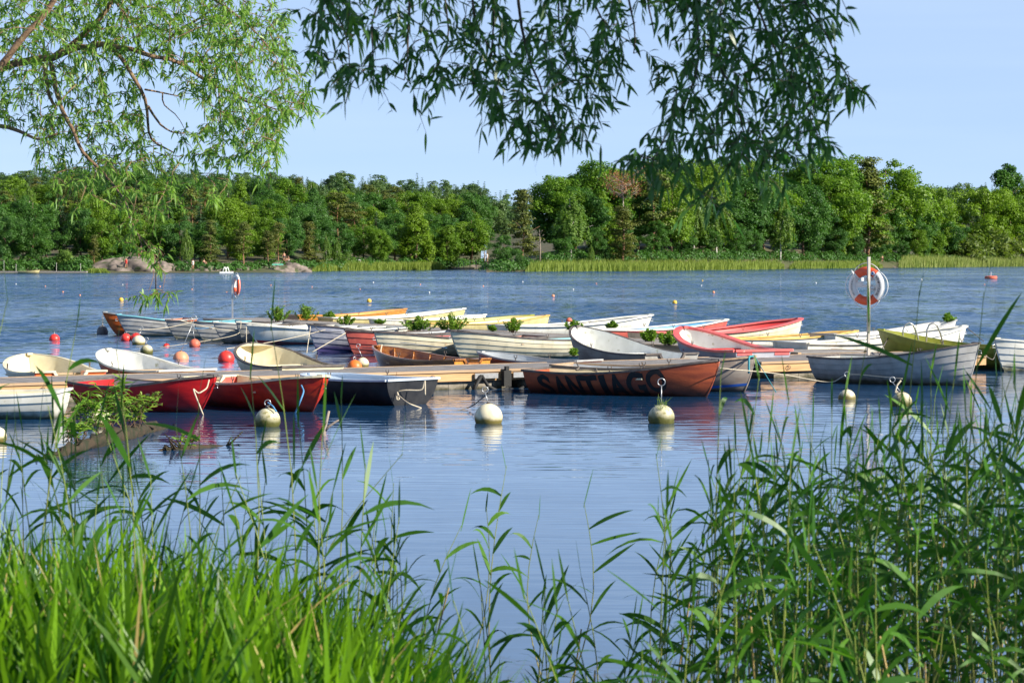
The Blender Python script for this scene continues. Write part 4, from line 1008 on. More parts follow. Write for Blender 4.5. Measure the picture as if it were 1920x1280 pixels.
# handrails of the bathing ladder
lx, ly = P(1727, 657, 0.36).x, P(1727, 657, 0.36).y
lad = empty('boarding_ladder', (lx, ly, 0.35), math.radians(-18), 'pair of curved steel handrails rising from the jetty in front of the olive boat', 'ladder')
for xo in (-0.52, 0.02 + 0.02):
    pass
for k, xo in enumerate((-0.24, 0.30)):
    b = MB(); pts = [(xo - 0.20, 0.0, 0.0), (xo - 0.17, 0.0, 0.48), (xo - 0.12, 0.0, 0.60), (xo - 0.03, 0.0, 0.64), (xo + 0.05, 0.05, 0.59), (xo + 0.12, 0.15, 0.40), (xo + 0.20, 0.25, 0.0)]
    b.tube(pts, 0.021, 8); b.build('handrail', M['steel'], lad, True)

# ------------------------------------------------------------------ life rings on posts
def torus(b, R, r, a0, a1, n, mi=0, k=14, sq=0.72):
    V = []; Q = []
    for i in range(n + 1):
        a = a0 + (a1 - a0) * i / n
        for j in range(k):
            t = 2 * math.pi * j / k; rr = R + r * math.cos(t)
            V.append((rr * math.cos(a), r * sq * math.sin(t), rr * math.sin(a)))
    for i in range(n):
        for j in range(k): Q.append((i*k+j, i*k+(j+1) % k, (i+1)*k+(j+1) % k, (i+1)*k+j))
    b.add(V, Q, None, mi)
def life_ring(loc, rz, size, label, tiltx=0.0, text=True, orange=((48, 132), (228, 312)), roll=0.0):
    root = empty('life_ring', loc, rz, label, 'life ring'); root.rotation_euler = (tiltx, roll, rz)
    R, r = 0.30 * size, 0.088 * size
    cuts = []; cur = 0
    b = MB(); D_ = math.pi / 180
    (a, c), (d, e) = orange
    torus(b, R, r, c * D_, d * D_, 24); torus(b, R, r, (e - 360) * D_, a * D_, 24)
    b.build('white_section', M['ring_white'], root, True)
    for s0, s1 in orange:
        b = MB(); torus(b, R, r * 1.012, s0 * D_, s1 * D_, 20); b.build('orange_section', M['ring_orange'], root, True)
    for q in range(4):          # grab line loops
        m0 = (45 + 90 * q) * D_ ; b = MB(); pts = []
        for i in range(13):
            s = i / 12; a = m0 + s * math.pi / 2; pts.append(((R + r + 0.012 + 0.06 * size * math.sin(math.pi * s)) * math.cos(a), 0.0, (R + r + 0.012 + 0.06 * size * math.sin(math.pi * s)) * math.sin(a)))
        b.tube(pts, 0.008 * size, 6); b.build('grab_line', M['ring_white'], root, True)
    return root, R, r
pb = P(1628, 668, 0.36); ang = math.radians(-24)
post = empty('life_ring_post', (pb.x, pb.y, 0.35), 0.35, 'tall square grey metal post on the front jetty holding a life ring', 'post', 'posts with life rings')
b = MB(); b.box((0, 0, 1.07), (0.055, 0.055, 2.14)); b.build('post', M['alu'], post)
b = MB(); b.box((0, 0.02, 0.006), (0.2, 0.2, 0.012)); b.build('base_plate', M['steel'], post)
b = MB(); b.box((0.0, 0.055, 1.66), (0.30, 0.03, 0.07), rz=0.0); b.build('bracket', M['ring_white'], post)
rc = PD(1625, 536, pb.y + 0.13)
ring, R_, r_ = life_ring(tuple(rc), math.radians(-33), 1.07, 'orange and white life ring hanging behind the tall grey jetty post')
# cross holder in the middle and the lettering on the white part
b = MB(); b.box((-0.17, 0.0, 0.03), (0.17, 0.05, 0.12), rx=0.1); b.box((0.12, 0.0, -0.07), (0.2, 0.04, 0.06)); b.box((0.2, 0, -0.05), (0.07, 0.04, 0.13)); b.box((0, 0.0, 0.0), (0.3, 0.03, 0.05)); b.build('holder', M['ring_white'], ring)
b = MB(); b.tube([(-0.30, -0.05, 0.26), (-0.24, -0.09, 0.20), (-0.20, -0.07, 0.10)], 0.012, 6); b.tube([(-0.34, -0.03, 0.33), (-0.27, -0.08, 0.25)], 0.022, 6); b.build('line_bundle', M['ring_white'], ring, True)
def arc_text(body, R, r, a0, a1, size, parent, name='lettering'):
    b = MB(); n = len(body)
    for i, ch in enumerate(body):
        if ch == ' ': continue
        a = math.radians(a0 + (a1 - a0) * (i + 0.5) / n); me = text_mesh(ch, size, 0.001, 2)
        xs = [v.co.x for v in me.vertices]
        if not xs: continue
        cx = (min(xs) + max(xs)) / 2; V = []
        th = a + (math.pi / 2 if a1 > a0 else -math.pi / 2)         # reading direction
        for v in me.vertices:
            u, w = v.co.x - cx, v.co.y - size * 0.36
            px_ = math.cos(th) * u - math.sin(th) * w; pz_ = math.sin(th) * u + math.cos(th) * w
            V.append((R * math.cos(a) + px_, -r * 0.72 - 0.004, R * math.sin(a) + pz_))
        b.add(V, [tuple(p.vertices) for p in me.polygons])
    b.build(name, M['letter'], parent)
arc_text('TRYGG-HANSA', R_, r_, -40, 40, 0.088, ring)
arc_text('LIVRÄDDNING', R_, r_, 140, 220, 0.05, ring)
bm_ = MB(); bm_.lathe([(0.045, 0), (0.045, 0.006)], 20); bm_.V[-1][:] = bm_.V[-1][:, [0, 2, 1]] * np.array([1, -1, 1]) + np.array([R_ * math.cos(1.0), -r_ * 0.72 - 0.002, R_ * math.sin(1.0)]); bm_.build('badge', M['badge_blue'], ring)
bm_ = MB(); bm_.tube([(R_ * math.cos(1.0) + 0.034 * math.cos(t), -r_ * 0.72 - 0.010, R_ * math.sin(1.0) + 0.034 * math.sin(t)) for t in [k * 0.524 for k in range(12)]], 0.006, 4, closed=True); bm_.build('badge_ring', M['ring_white'], ring)
pb2 = P(436, 599, 0.36)
post2 = empty('life_ring_post', (pb2.x, pb2.y, 0.35), 0.1, 'thin pale post with an edge-on life ring at the back jetty', 'post', 'posts with life rings')
b = MB(); b.box((0, 0, 0.77), (0.06, 0.06, 1.54)); b.build('post', M['steel'], post2)
b = MB(); b.box((0, 0, 0.006), (0.2, 0.2, 0.012)); b.build('base_plate', M['steel'], post2)
c2 = PD(442, 535, pb2.y - 0.02)
life_ring((c2.x + 0.03, c2.y, c2.z), math.radians(-68), 0.95, 'life ring seen nearly edge-on on the thin post of the back jetty', orange=((200, 280), (300, 395)))

# ------------------------------------------------------------------ buoys
def buoy(px, yw, dpx, mat, label, group='round mooring buoys', sink=0.36, rod=0.0, ring=True, tilt=(0, 0), squash=1.0, tuft=False, moss=False, name='mooring_buoy', loop=0.045):
    """waterline at yw, dpx wide in the photo"""
    c = P(px, yw, 0.0); r = dpx / F * c.y / 2 * (0.62 if name == 'marker_buoy' else 1)
    root = empty(name, (c.x, c.y, 0), random.uniform(0, 6.28), label, 'buoy', group)
    zc = r * (1 - 2 * sink); b = MB(); prof = []
    for i in range(19):
        t = -math.pi / 2 + math.pi * i / 18; prof.append((max(0.002, r * math.cos(t)), zc + r * squash * math.sin(t)))
    b.lathe(prof, 28)
    if moss:
        V = b.V[0]; rng = np.random.default_rng(int(px)); V += rng.normal(size=V.shape) * 0.006 * (V[:, 2:3] < r * 0.3)
    b.build('float', M[mat], root, True)
    top = zc + r * squash
    if r > 0.045:
        b = MB(); b.lathe([(r * 0.16, top - 0.012), (r * 0.16, top + 0.012), (r * 0.10, top + 0.02), (0.003, top + 0.022)], 12); b.build('cap', M['steel_dark'], root)
    if rod:
        tx, ty = tilt; e = Vector((tx, ty, top + rod)); b = MB()
        b.tube([(0, 0, top - 0.02), e], 0.008, 6); b.tube([e + Vector((loop * math.cos(t), 0, loop + loop * math.sin(t))) for t in [k * math.pi / 8 for k in range(16)]], 0.007, 6, closed=True)
        b.build('eye_rod', M['steel'], root, True); root.rotation_euler.z = 0
    elif ring and r > 0.045:
        b = MB(); b.tube([(0.035 * math.cos(t), 0, top + 0.03 + 0.035 * math.sin(t)) for t in [k * math.pi / 6 for k in range(12)]], 0.008, 6, closed=True); b.build('ring', M['steel'], root, True)
    if tuft:
        rng = np.random.default_rng(4); n = 45; B = np.stack([rng.normal(size=n) * 0.03, -r * 0.5 + rng.normal(size=n) * 0.05, np.full(n, top * 0.8) + rng.normal(size=n) * 0.04], 1)
        d = rng.normal(size=(n, 3)) * 0.5; d[:, 2] = 1
        V, Q = ribbons(B, d, rng.uniform(0.08, 0.24, n), np.full(n, 0.006), rng.uniform(0.1, 0.6, n), rng, 3)
        b = MB(); b.add(V, Q, np.repeat(rng.uniform(0.1, 1, n), 8)); b.build('grass_tuft', M['grass_leaf'], root)
    return root, Vector((c.x, c.y, top + rod))
M['grass_leaf'] = foliage('grass_leaf', (0.10, 0.20, 0.02), (0.26, 0.34, 0.05), (0.2, 0.3, 0.03), 0.35, rnd=0.0)
B1, e1 = buoy(916, 793, 53, 'buoy_cream', 'big cream ball buoy alone in open water before the jetty hinge', rod=0.16, tilt=(-0.05, 0), sink=0.30)
B2, e2 = buoy(1240, 793, 50, 'buoy_moss', 'cream ball buoy with a ringed rod and grass sprouting from it', rod=0.28, tuft=True, moss=True, sink=0.30, loop=0.055)
B3, e3 = buoy(502, 799, 48, 'buoy_moss', 'mossy ball buoy with a blue cord below the orange-red dinghy', rod=0.03, moss=True, sink=0.28)
B4, e4 = buoy(1691, 761, 38, 'buoy_moss', 'stained ball buoy with rope knots below the large white boat', rod=0.16, tilt=(-0.16, 0), moss=True, sink=0.3)
B5, e5 = buoy(1588, 748, 33, 'buoy_cream', 'half-sunk cream buoy with an upright ringed rod', rod=0.22, sink=0.45)
B6, e6 = buoy(186, 798, 46, 'buoy_cream', 'cream ball buoy behind the leafy log plants', sink=0.3)
B7, e7 = buoy(-6, 828, 38, 'buoy_cream', 'cream buoy cut by the frame edge below the white lapstrake boat', sink=0.25)
B8, e8 = buoy(102, 638, 20, 'buoy_red', 'small red buoy alone on the water left of all other red ones'.replace('left of', 'apart from'), sink=0.4)
B9, e9 = buoy(236, 639, 19, 'buoy_red', 'first red buoy under the bow of the turquoise-rimmed boat', sink=0.25)
B10, e10 = buoy(255, 639, 20, 'buoy_red', 'red buoy mostly hidden behind the cream ball buoy', sink=0.25, ring=False)
B11, e11 = buoy(260, 646, 25, 'buoy_cream', 'cream ball buoy touching two red buoys', sink=0.3, rod=0.16, tilt=(0.07, 0.1))
B12, e12 = buoy(275, 663, 24, 'buoy_moss', 'dirty grey-cream buoy behind the white-lined brown boat', sink=0.3, rod=0.1)
B13, e13 = buoy(312, 649, 14, 'buoy_red', 'tiny red buoy almost under water', sink=0.6, ring=False)
B14, e14 = buoy(365, 650, 21, 'buoy_pink', 'dull faded red buoy below the grey boats', sink=0.3, rod=0.3, tilt=(-0.05, 0))
B15, e15 = buoy(339, 673, 30, 'buoy_peach', 'peach-coloured buoy with a tall ringed rod floating low', sink=0.5, rod=0.75, tilt=(0.3, 0.2), loop=0.06)
B16, e16 = buoy(424, 678, 31, 'buoy_red', 'large bright red buoy beside the round-bowed cream dinghy', sink=0.33)
B17, e17 = buoy(665, 691, 28, 'buoy_orange', 'orange buoy half hidden by the front jetty', sink=0.4)
B18, e18 = buoy(680, 688, 24, 'buoy_cream', 'cream buoy behind the orange one at the varnished boat', sink=0.25, rod=0.22, tilt=(-0.1, 0))
B19, e19 = buoy(192, 626, 21, 'buoy_grey', 'dark grey buoy by the bow of the orange boat', sink=0.35, squash=1.25)
# red mooring drum
c = P(1858, 523, 0); dr = empty('mooring_drum', (c.x, c.y, 0), 0, 'red drum-shaped mooring float with a white pole on open water', 'mooring float')
b = MB(); r = 0.5 * 23 / F * c.y; b.lathe([(r * 0.86, -0.2), (r * 0.93, 0.02), (r, 0.05), (r, 0.30), (r * 0.9, 0.36), (r * 0.2, 0.38)], 28); b.build('drum', M['buoy_pink'], dr)
b = MB(); b.tube([(0, 0, 0.36), (0, 0, 0.85)], 0.035, 8); b.build('pole', M['ring_white'], dr); b = MB(); b.tube([(-0.1, 0, 0.48), (0.16, 0, 0.44)], 0.02, 6); b.build('shackle', M['steel_dark'], dr)
SM = [(227, 564, 9, 'yellow', 'yellow buoy beyond the outermost orange boat'), (692, 566, 9, 'yellow', 'yellow buoy on open water behind the yellow boats'), (1265, 569, 9, 'yellow', 'yellow buoy behind the orange-red boat'),
      (1067, 604, 12, 'pink', 'reddish buoy behind the long white boat'), (1037, 556, 6, 'peach', 'pinkish buoy beyond the yellow boats'), (1338, 549, 5, 'peach', 'pinkish buoy beyond the cream boat with the red rim')]
for px, y, d_, m_, lab in SM: buoy(px, y, d_, 'buoy_' + m_, lab, ring=False, sink=0.3)
k = 0
for px, y, d_, m_ in [(805, 549, 5, 'white'), (1075, 543, 4, 'white'), (1530, 531, 4.5, 'white'), (1728, 525, 5.5, 'white'), (980, 529, 4.5, 'white'), (1315, 536, 4, 'white'), (1317, 527, 5, 'yellow'),
                     (1118, 532, 4, 'peach'), (230, 534, 3.5, 'white'), (300, 538, 5, 'peach'), (85, 537, 4, 'peach'), (118, 548, 5, 'peach'), (150, 554, 5, 'peach'), (425, 548, 3.5, 'peach'), (360, 543, 4, 'peach'),
                     (508, 535, 4, 'peach'), (585, 538, 3.5, 'peach'), (700, 530, 4.5, 'white'), (788, 534, 4.5, 'peach'), (675, 543, 4, 'peach'), (906, 537, 4.5, 'peach'), (1846, 534, 4, 'peach'), (30, 533, 3.5, 'white')]:
    cn = {'white': 'white', 'yellow': 'pale yellow', 'peach': 'pale pink'}[m_]
    buoy(px, y, d_, 'buoy_' + m_, 'tiny %s marker buoy far out on the open lake' % cn if m_ != 'yellow' else 'tiny yellow marker buoy far out near the headland reeds', group='tiny %s marker buoys on the open lake' % cn, ring=False, sink=0.3, name='marker_buoy')

# ------------------------------------------------------------------ ropes
def rope(pts, mat, label, r=0.009, sag=0.0, cat='rope', name='mooring_rope', n=10):
    pts = [Vector(p) for p in pts]; out = []
    for a, c in zip(pts, pts[1:]):
        for i in range(n):
            s = i / n; p = a.lerp(c, s); p.z -= sag * 4 * s * (1 - s); out.append(p)
    out.append(pts[-1])
    if len(pts) > 2:
        for _ in range(7): out = [out[0]] + [(out[i-1] + out[i] * 2 + out[i+1]) / 4 for i in range(1, len(out) - 1)] + [out[-1]]
    b = MB(); o0 = out[0]
    b.tube([p - o0 for p in out], r, 6); o = b.build(name, M[mat], smooth=True, label=label, cat=cat, group='mooring ropes'); o.location = o0; return o
rope([P(428, 652, 0.25), P(700, 622, 0.62)] if 0 else [e16 + Vector((0, 0, 0.05)), PD(610, 618, 58)], 'rope', 'pale rope from the large bright red buoy to the grey-blue boat', sag=0.05)
rope([PD(312, 648, 64), PD(360, 600, 68)] if 0 else [PD(300, 651, 62), PD(450, 628, 63), PD(452, 603, 64)], 'rope', 'pale rope running low past the tiny sunken red buoy', sag=0.02)
rope([e11, PD(362, 603, 66.5)], 'rope', 'pale rope from the cream ball buoy up to the grey-white boat', sag=0.06)
rope([e14, PD(401, 612, 64.9)], 'rope_blue', 'bluish rope from the faded red buoy to a grey-white boat', sag=0.03)
rope([e15, PD(440, 620, 64)], 'rope', 'pale rope from the tall rod of the peach buoy', sag=0.04)
rope([PD(582, 612, 58.2), PD(575, 662, 57.2)], 'rope', 'pale rope hanging straight down from the grey-blue bow', r=0.012)
rope([PD(590, 612, 58.0), PD(600, 622, 57.4), PD(640, 622, 57.0)], 'rope_dark', 'dark slack rope coiled at the grey-blue bow')
rope([PD(648, 624, 57.0), PD(585, 660, 56.3)], 'rope', 'pale rope slanting down from the faded red bow', r=0.012)
rope([e18, PD(702, 652, 47.6)], 'rope_dark', 'dark rope from the cream buoy to the varnished boat')
rope([PD(716, 646, 47.4), PD(713, 660, 47.3), PD(722, 668, 47.2)], 'rope', 'coil of pale rope over the varnished bow', r=0.016)
rope([e1, PD(885, 762, 36.5), PD(850, 772, 36.0), P(820, 772, 0.0)], 'rope_dark', 'thin brown rope trailing from the big cream ball buoy')
rope([PD(1349, 690, 39.4), PD(1460, 700, 40.5), PD(1560, 719, 41), e5 + Vector((0, 0, 0.06)), e4 + Vector((0, 0, 0.06))], 'rope', 'long pale line from the lettered bow to the two ringed buoys', sag=0.0)
rope([PD(1412, 668, 41.0), PD(1404, 668, 40.6), PD(1404, 700, 40.6)], 'rope_teal', 'teal rope hanging from the grey-brown bow', r=0.02)
rope([PD(1415, 668, 40.9), PD(1455, 735, 39.4)], 'rope_teal', 'teal rope slanting from the grey-brown bow to the water')
rope([PD(740, 735, 37.35), PD(760, 731, 37.3), PD(792, 732, 37.3), PD(797, 710, 37.3), PD(797, 740, 37.3)], 'rope', 'pale rope looped across the stern of the black dinghy', r=0.014)
rope([PD(745, 735, 37.25), PD(749, 748, 37.2), PD(744, 750, 37.2), PD(743, 738, 37.2), PD(765, 756, 36.6), P(790, 765, 0)], 'rope', 'pale rope from the black dinghy stern into the water', r=0.013)
rope([PD(565, 722, 35.5), PD(570, 733, 35.4), PD(563, 752, 35.3), P(553, 775, 0.0)], 'rope_blue', 'blue rope hanging from the orange-red bow', r=0.014)
rope([PD(392, 712, 35.3), PD(388, 728, 35.2), PD(372, 738, 35.1), PD(362, 728, 35.1), PD(366, 740, 35.0), P(381, 778, 0)], 'rope', 'pale rope slung around the bright red bow', r=0.012)
rope([e3 + Vector((0, 0, 0.05)), e3 + Vector((0.09, -0.1, 0.0)), e3 + Vector((0.14, -0.12, -0.08))], 'rope_blue', 'short blue cord on the mossy ball buoy', r=0.012)
rope([e4 + Vector((-0.02, 0, 0.03)), e4 + Vector((-0.09, -0.02, -0.05)), e4 + Vector((-0.12, -0.02, -0.18)), e4 + Vector((-0.07, -0.02, -0.15))], 'rope', 'knotted rope end hanging beside the stained buoy', r=0.016)
rope([PD(1810, 612, 55), PD(1845, 640, 54.6)], 'rope_dark', 'dark line from the long white lapstrake bow')
rope([PD(1668, 626, 51.5), PD(1662, 640, 51.0), PD(1652, 657, 49)], 'steel_dark', 'chain hanging from the olive bow to the jetty', r=0.014, name='mooring_chain', cat='chain')
rope([PD(1840, 662, 43), PD(1862, 676, 45), PD(1868, 660, 48)], 'rope_dark', 'dark rope between the large white bow and the frame-edge boat')
rope([PD(462, 612, 63), PD(462, 647, 62.6)], 'rope', 'pale rope hanging from the bow of the wide white boat', r=0.009)
rope([PD(838, 652, 52), PD(750, 642, 53)], 'rope_blue', 'light blue line across the cream boats', r=0.007)
rope([PD(1082, 681, 40.9), PD(1086, 690, 40.7), PD(1078, 694, 40.6), PD(1105, 692, 40.6), PD(1120, 697, 40.5), PD(1118, 692, 40.6)], 'rope_dark', 'dark rope lying coiled over the lettered boat stern', r=0.014)
rope([PD(193, 588, 71.7), PD(192, 617, 70.5)], 'rope_dark', 'dark rope from the orange bow to the grey buoy')

# ------------------------------------------------------------------ plants
M['bush_leaf'] = foliage('bush_leaf', (0.07, 0.17, 0.015), (0.20, 0.32, 0.03), (0.16, 0.28, 0.03), 0.3, rnd=0.4)
def bushlet(px, y, hpx, wpx, label, D=None, z=0.35, dens=1.0, group='small green bushes on the back jetty'):
    c = P(px, y, z) if D is None else PD(px, y, D); h = hpx * 0.92 / F * c.y; w = wpx * 1.45 / F * c.y / 2; rng = np.random.default_rng(int(px * 7 + y))
    root = empty('jetty_bush', tuple(c), 0, label, 'plant', group)
    st = MB(); base = []; dr = []; ns = int(24 * dens) + 4
    for i in range(ns):
        a = rng.uniform(0, 6.28); r = w * rng.uniform(0.0, 1.0); hh = h * rng.uniform(0.55, 1.05) * (1.1 - 0.35 * r / w)
        p0 = Vector((math.cos(a) * r * 0.4, math.sin(a) * r * 0.3, 0)); p1 = Vector((math.cos(a) * r, math.sin(a) * r * 0.7, hh)); st.tube([p0, p0.lerp(p1, 0.5) + Vector((0, 0, 0.05)), p1], [0.006, 0.005, 0.003], 4)
        for s in np.linspace(0.25, 1, 9):
            q = p0.lerp(p1, s)
            for _ in range(5): base.append(tuple(q)); dr.append((rng.normal(), rng.normal(), rng.uniform(0.1, 1.2)))
    base = np.array(base); n = len(base)
    V, Q = ribbons(base, np.array(dr), rng.uniform(0.05, 0.10, n), rng.uniform(0.022, 0.04, n), rng.uniform(0, 0.4, n), rng, 3)
    b = MB(); b.add(V, Q, np.repeat(rng.uniform(0.001, 1, n), 8)); b.build('leaves', M['bush_leaf'], root); st.build('stems', M['bark'], root, True)
bushlet(521, 604, 30, 40, 'dense green bush at the outer end of the back jetty')
bushlet(574, 602, 32, 42, 'spreading green bush next to the dense one')
bushlet(620, 602, 18, 20, 'low bush with yellowish shoots beside the white gunwale')
bushlet(648, 610, 20, 26, 'low green tuft on the jetty behind the grey-blue boat', dens=0.6)
bushlet(712, 608, 10, 16, 'faint small sprout near the pale yellow stern', dens=0.3)
bushlet(785, 622, 28, 50, 'loose sprawling bush above the cream boat with pink inside')
bushlet(845, 622, 34, 54, 'biggest leafy bush above the big cream boat')
bushlet(925, 622, 12, 18, 'tiny sprout between biggest bush and the split bush', dens=0.3)
bushlet(962, 624, 28, 40, 'split bush with one upright leafy shoot')
bushlet(1075, 622, 22, 24, 'small bush at the white boat with the high bow')
bushlet(1148, 618, 16, 18, 'small thin bush behind the high white bow', dens=0.5)
bushlet(1217, 641, 24, 24, 'upright green bush before the red stern')
bushlet(1252, 648, 30, 34, 'thick green bush against the faded red rim')
bushlet(1778, 606, 18, 26, 'small plant growing out of a white bow', D=61, dens=0.5, group='stray plants on boats')
bushlet(1076, 668, 16, 10, 'thin weed on the jetty in front of the big cream boat', D=46.5, dens=0.3, group='stray plants on boats')

# ------------------------------------------------------------------ driftwood
def log(pts, rad, label, seed, k=12, name='driftwood_log'):
    rng = np.random.default_rng(seed); o0 = Vector(pts[0]); P_ = []
    for a, c in zip(pts, pts[1:]):
        for i in range(8): P_.append(Vector(a).lerp(Vector(c), i / 8))
    P_.append(Vector(pts[-1])); R = np.interp(np.linspace(0, 1, len(P_)), np.linspace(0, 1, len(rad)), rad)
    b = MB(); b.tube([p - o0 + Vector(tuple(rng.normal(size=3) * 0.012)) for p in P_], [r * rng.uniform(0.85, 1.15) for r in R], k); V = b.V[0]; V += rng.normal(size=V.shape) * 0.016; V[:, 2] += 0.03 * np.sin(V[:, 0] * 17) * np.cos(V[:, 1] * 11)
    for _ in range(9):
        i = int(rng.integers(2, len(P_) - 2)); a_ = P_[i] - o0; b.tube([a_, a_ + Vector((rng.normal() * 0.12, rng.normal() * 0.1, rng.uniform(0.05, 0.22)))], [0.018, 0.006], 5)
    o = b.build(name, M['driftwood'], smooth=True, label=label, cat='log'); o.location = o0; return o
log([P(60, 864, -0.01), P(120, 850, 0.02), P(190, 828, 0.05), P(262, 806, 0.07), P(330, 803, -0.05)], [0.02, 0.07, 0.10, 0.09, 0.03], 'half-sunk rotten log with leafy plants growing on it', 3)
log([P(298, 846, -0.01), P(350, 842, 0.0), P(448, 838, -0.03)], [0.02, 0.055, 0.03], 'low flat driftwood strip floating beside the rotten log', 5)
sp = P(607, 824, -0.05); st_ = empty('driftwood_stick', tuple(sp), 0, 'forked dead stick poking up from the water below the black dinghy', 'stick')
b = MB(); D_ = sp.y
q = lambda x, y: PD(x, y, D_) - sp
b.tube([q(607, 830), q(607, 810), q(610, 797), q(613, 785), q(617, 770)], [0.030, 0.028, 0.024, 0.022, 0.016], 8); b.build('stem', M['deadwood'], st_, True)
b = MB(); b.tube([q(608, 808), q(618, 798), q(632, 789), q(641, 785)], [0.022, 0.018, 0.014, 0.008], 7); b.build('fork', M['deadwood'], st_, True)

# ------------------------------------------------------------------ things on the far shore
def person(px, d, label, skin, cloth, sit=False, arms=0.2, z=0.0, face=0.0, long=False, lean=0.0, px_off=0.0, height=1.7):
    g = G(px, shore(px) + d); root_z = g.z + z
    me = bpy.data.meshes.new('body'); k = height / 1.72
    if sit: J = [(0,0,.12),(0,0,.35),(0,0,.55),(0,0,.66),(0,0,.80),(.10,0,.14),(.16,-.38,.45),(.17,-.55,.08),(.17,-.68,.05),(-.10,0,.14),(-.16,-.38,.42),(-.18,-.62,.07),(-.18,-.75,.05),(.18,0,.56),(.26,-.1,.32),(.22,-.32,.34),(-.18,0,.56),(-.28,.06,.32),(-.30,.16,.08)]
    else: J = [(0,0,.93),(0,0,1.15),(0,0,1.38),(0,0,1.50),(0,-.01,1.62),(.09,0,.90),(.11,-.02,.50),(.12,.02,.10),(.13,-.12,.04),(-.09,0,.90),(-.13,.04,.50),(-.14,.08,.10),(-.15,-.06,.04),(.18,0,1.38),(.25,.02,1.10),(.24,-.12,.86),(-.18,0,1.38),(-.27,.0,1.10),(-.26,-arms,.90)]
    E = [(0,1),(1,2),(2,3),(3,4),(0,5),(5,6),(6,7),(7,8),(0,9),(9,10),(10,11),(11,12),(2,13),(13,14),(14,15),(2,16),(16,17),(17,18)]
    R = [.13,.12,.13,.06,.10,.10,.07,.045,.04,.10,.07,.045,.04,.055,.042,.035,.055,.042,.035]
    me.from_pydata([(x*k + lean*z_*0.1, y*k, z_*k) for x, y, z_ in J], E, []); o = bpy.data.objects.new('person', me); COL.objects.link(o)
    sm = o.modifiers.new('s', 'SKIN'); sb = o.modifiers.new('b', 'SUBSURF'); sb.levels = 1; sb.render_levels = 1
    for i, v in enumerate(me.skin_vertices[0].data): v.radius = (R[i]*k, R[i]*k); v.use_root = (i == 0)
    dg = bpy.context.evaluated_depsgraph_get(); m2 = bpy.data.meshes.new_from_object(o.evaluated_get(dg)); bpy.data.objects.remove(o)
    m2.materials.clear(); m2.materials.append(skin); m2.polygons.foreach_set('use_smooth', [True]*len(m2.polygons))
    p = bpy.data.objects.new('person', m2); COL.objects.link(p); p.location = (g.x, g.y, root_z); p.rotation_euler.z = face
    tag(p, label, 'person')
    b = MB()
    if sit: b.lathe([(.14*k,.02),(.19*k,.10*k),(.16*k,.24*k)], 12)
    else:
        b.lathe([(.15*k,.74*k),(.18*k,.84*k),(.165*k,.97*k),(.15*k,1.0*k)], 12)
        if long: b.lathe([(.16*k,1.0*k),(.175*k,1.2*k),(.20*k,1.38*k),(.09*k,1.45*k)], 12)
    b.build('clothes', cloth, p, True)
    hz = (.80 if sit else 1.62)*k; b = MB(); b.lathe([(.02,hz-.02),(.115*k,hz),(.12*k,hz+.07*k),(.07*k,hz+.13*k),(.01,hz+.15*k)], 12, (0, .03, 0)); b.build('hair', M['bark'], p, True)
    return p
skin = surf('skin', (0.55, 0.28, 0.18), 0.6); cred = surf('red_cloth', (0.7, 0.05, 0.04), 0.8); cwhite = surf('white_cloth', (0.75, 0.73, 0.70), 0.8); cdark = surf('dark_cloth', (0.05, 0.05, 0.08), 0.8); cteal = surf('green_towel', (0.10, 0.42, 0.30), 0.8)
person(237, 3.2, 'person in red standing at the foot of the bare granite slope', skin, cred, z=0.6, long=True, face=0.3)
person(265, 9, 'bather with red hair cloth near the crest of the granite slope', skin, cdark, z=2.3, face=-0.4)
person(362, 3, 'bather standing in white next to the low granite shelf', skin, cwhite, z=0.4, long=True, face=0.5)
person(383, 6, 'bather sitting on the low granite shelf by the raft', skin, cdark, sit=True, z=1.0, face=0.8)
person(533, 7, 'standing bather on the pinkish rock under the thin pines', skin, cdark, z=1.3, face=0.2)
person(541, 6, 'bather in white sitting beside the standing one on the pinkish rock', skin, cwhite, sit=True, z=1.5, face=-0.6)
person(1654, 5, 'bare-skinned bather standing in the gap between the reeds', skin, cdark, z=0.8, face=0.4)
person(913, 6, 'bather in pale top on the sandy bank behind the posts', skin, cwhite, z=1.2, long=True, face=-0.3)
# raft with a white frame
c = P(425, 511, 0); c.y = shore(425) - 8; c.x = (425 - 960) / F * c.y; rf = empty('bathing_raft', tuple(c), 0.1, 'small white bathing raft with an A-shaped ladder frame', 'raft')
b = MB(); b.box((0, 0, 0.10), (2.3, 1.6, 0.26)); b.build('float', M['ring_white'], rf)
for x in (-0.3, 0.15):
    b = MB(); b.tube([(x - 0.35, 0, 0.25), (x - 0.05, 0, 1.05), (x + 0.05, 0, 1.05), (x + 0.3, 0, 0.25)], 0.07, 6); b.build('ladder_rail', M['ring_white'], rf, True)
# low bathing jetty with posts at the frame edge
a0 = PD(-40, 512, 372); a0.z = 0; bj = empty('bathing_jetty', tuple(a0), 0.0, 'low grey bathing jetty with pale lamp posts along the dark far shore', 'jetty')
b = MB(); b.box((9, 0, 0.25), (18, 1.6, 0.25)); b.build('deck', M['deckwood'], bj)
for x, h in ((4.3, 1.7), (6.3, 1.1), (13.0, 1.3), (17.0, 1.2)):
    b = MB(); b.tube([(x, -0.4, -0.3), (x, -0.4, 0.3 + h)], 0.045, 6); b.lathe([(0.07, 0.3 + h), (0.10, 0.40 + h), (0.03, 0.46 + h)], 8, (x, -0.4, 0)); b.build('post', M['alu'], bj)
bo = empty('rowing_boat', (a0.x + 7.0, a0.y - 2.0, 0), 0, 'tiny pale boat beside the low bathing jetty', 'boat', 'tiny boats on the far shore'); hs = HullShape(3.6, 1.3, 0.6, 0.45)
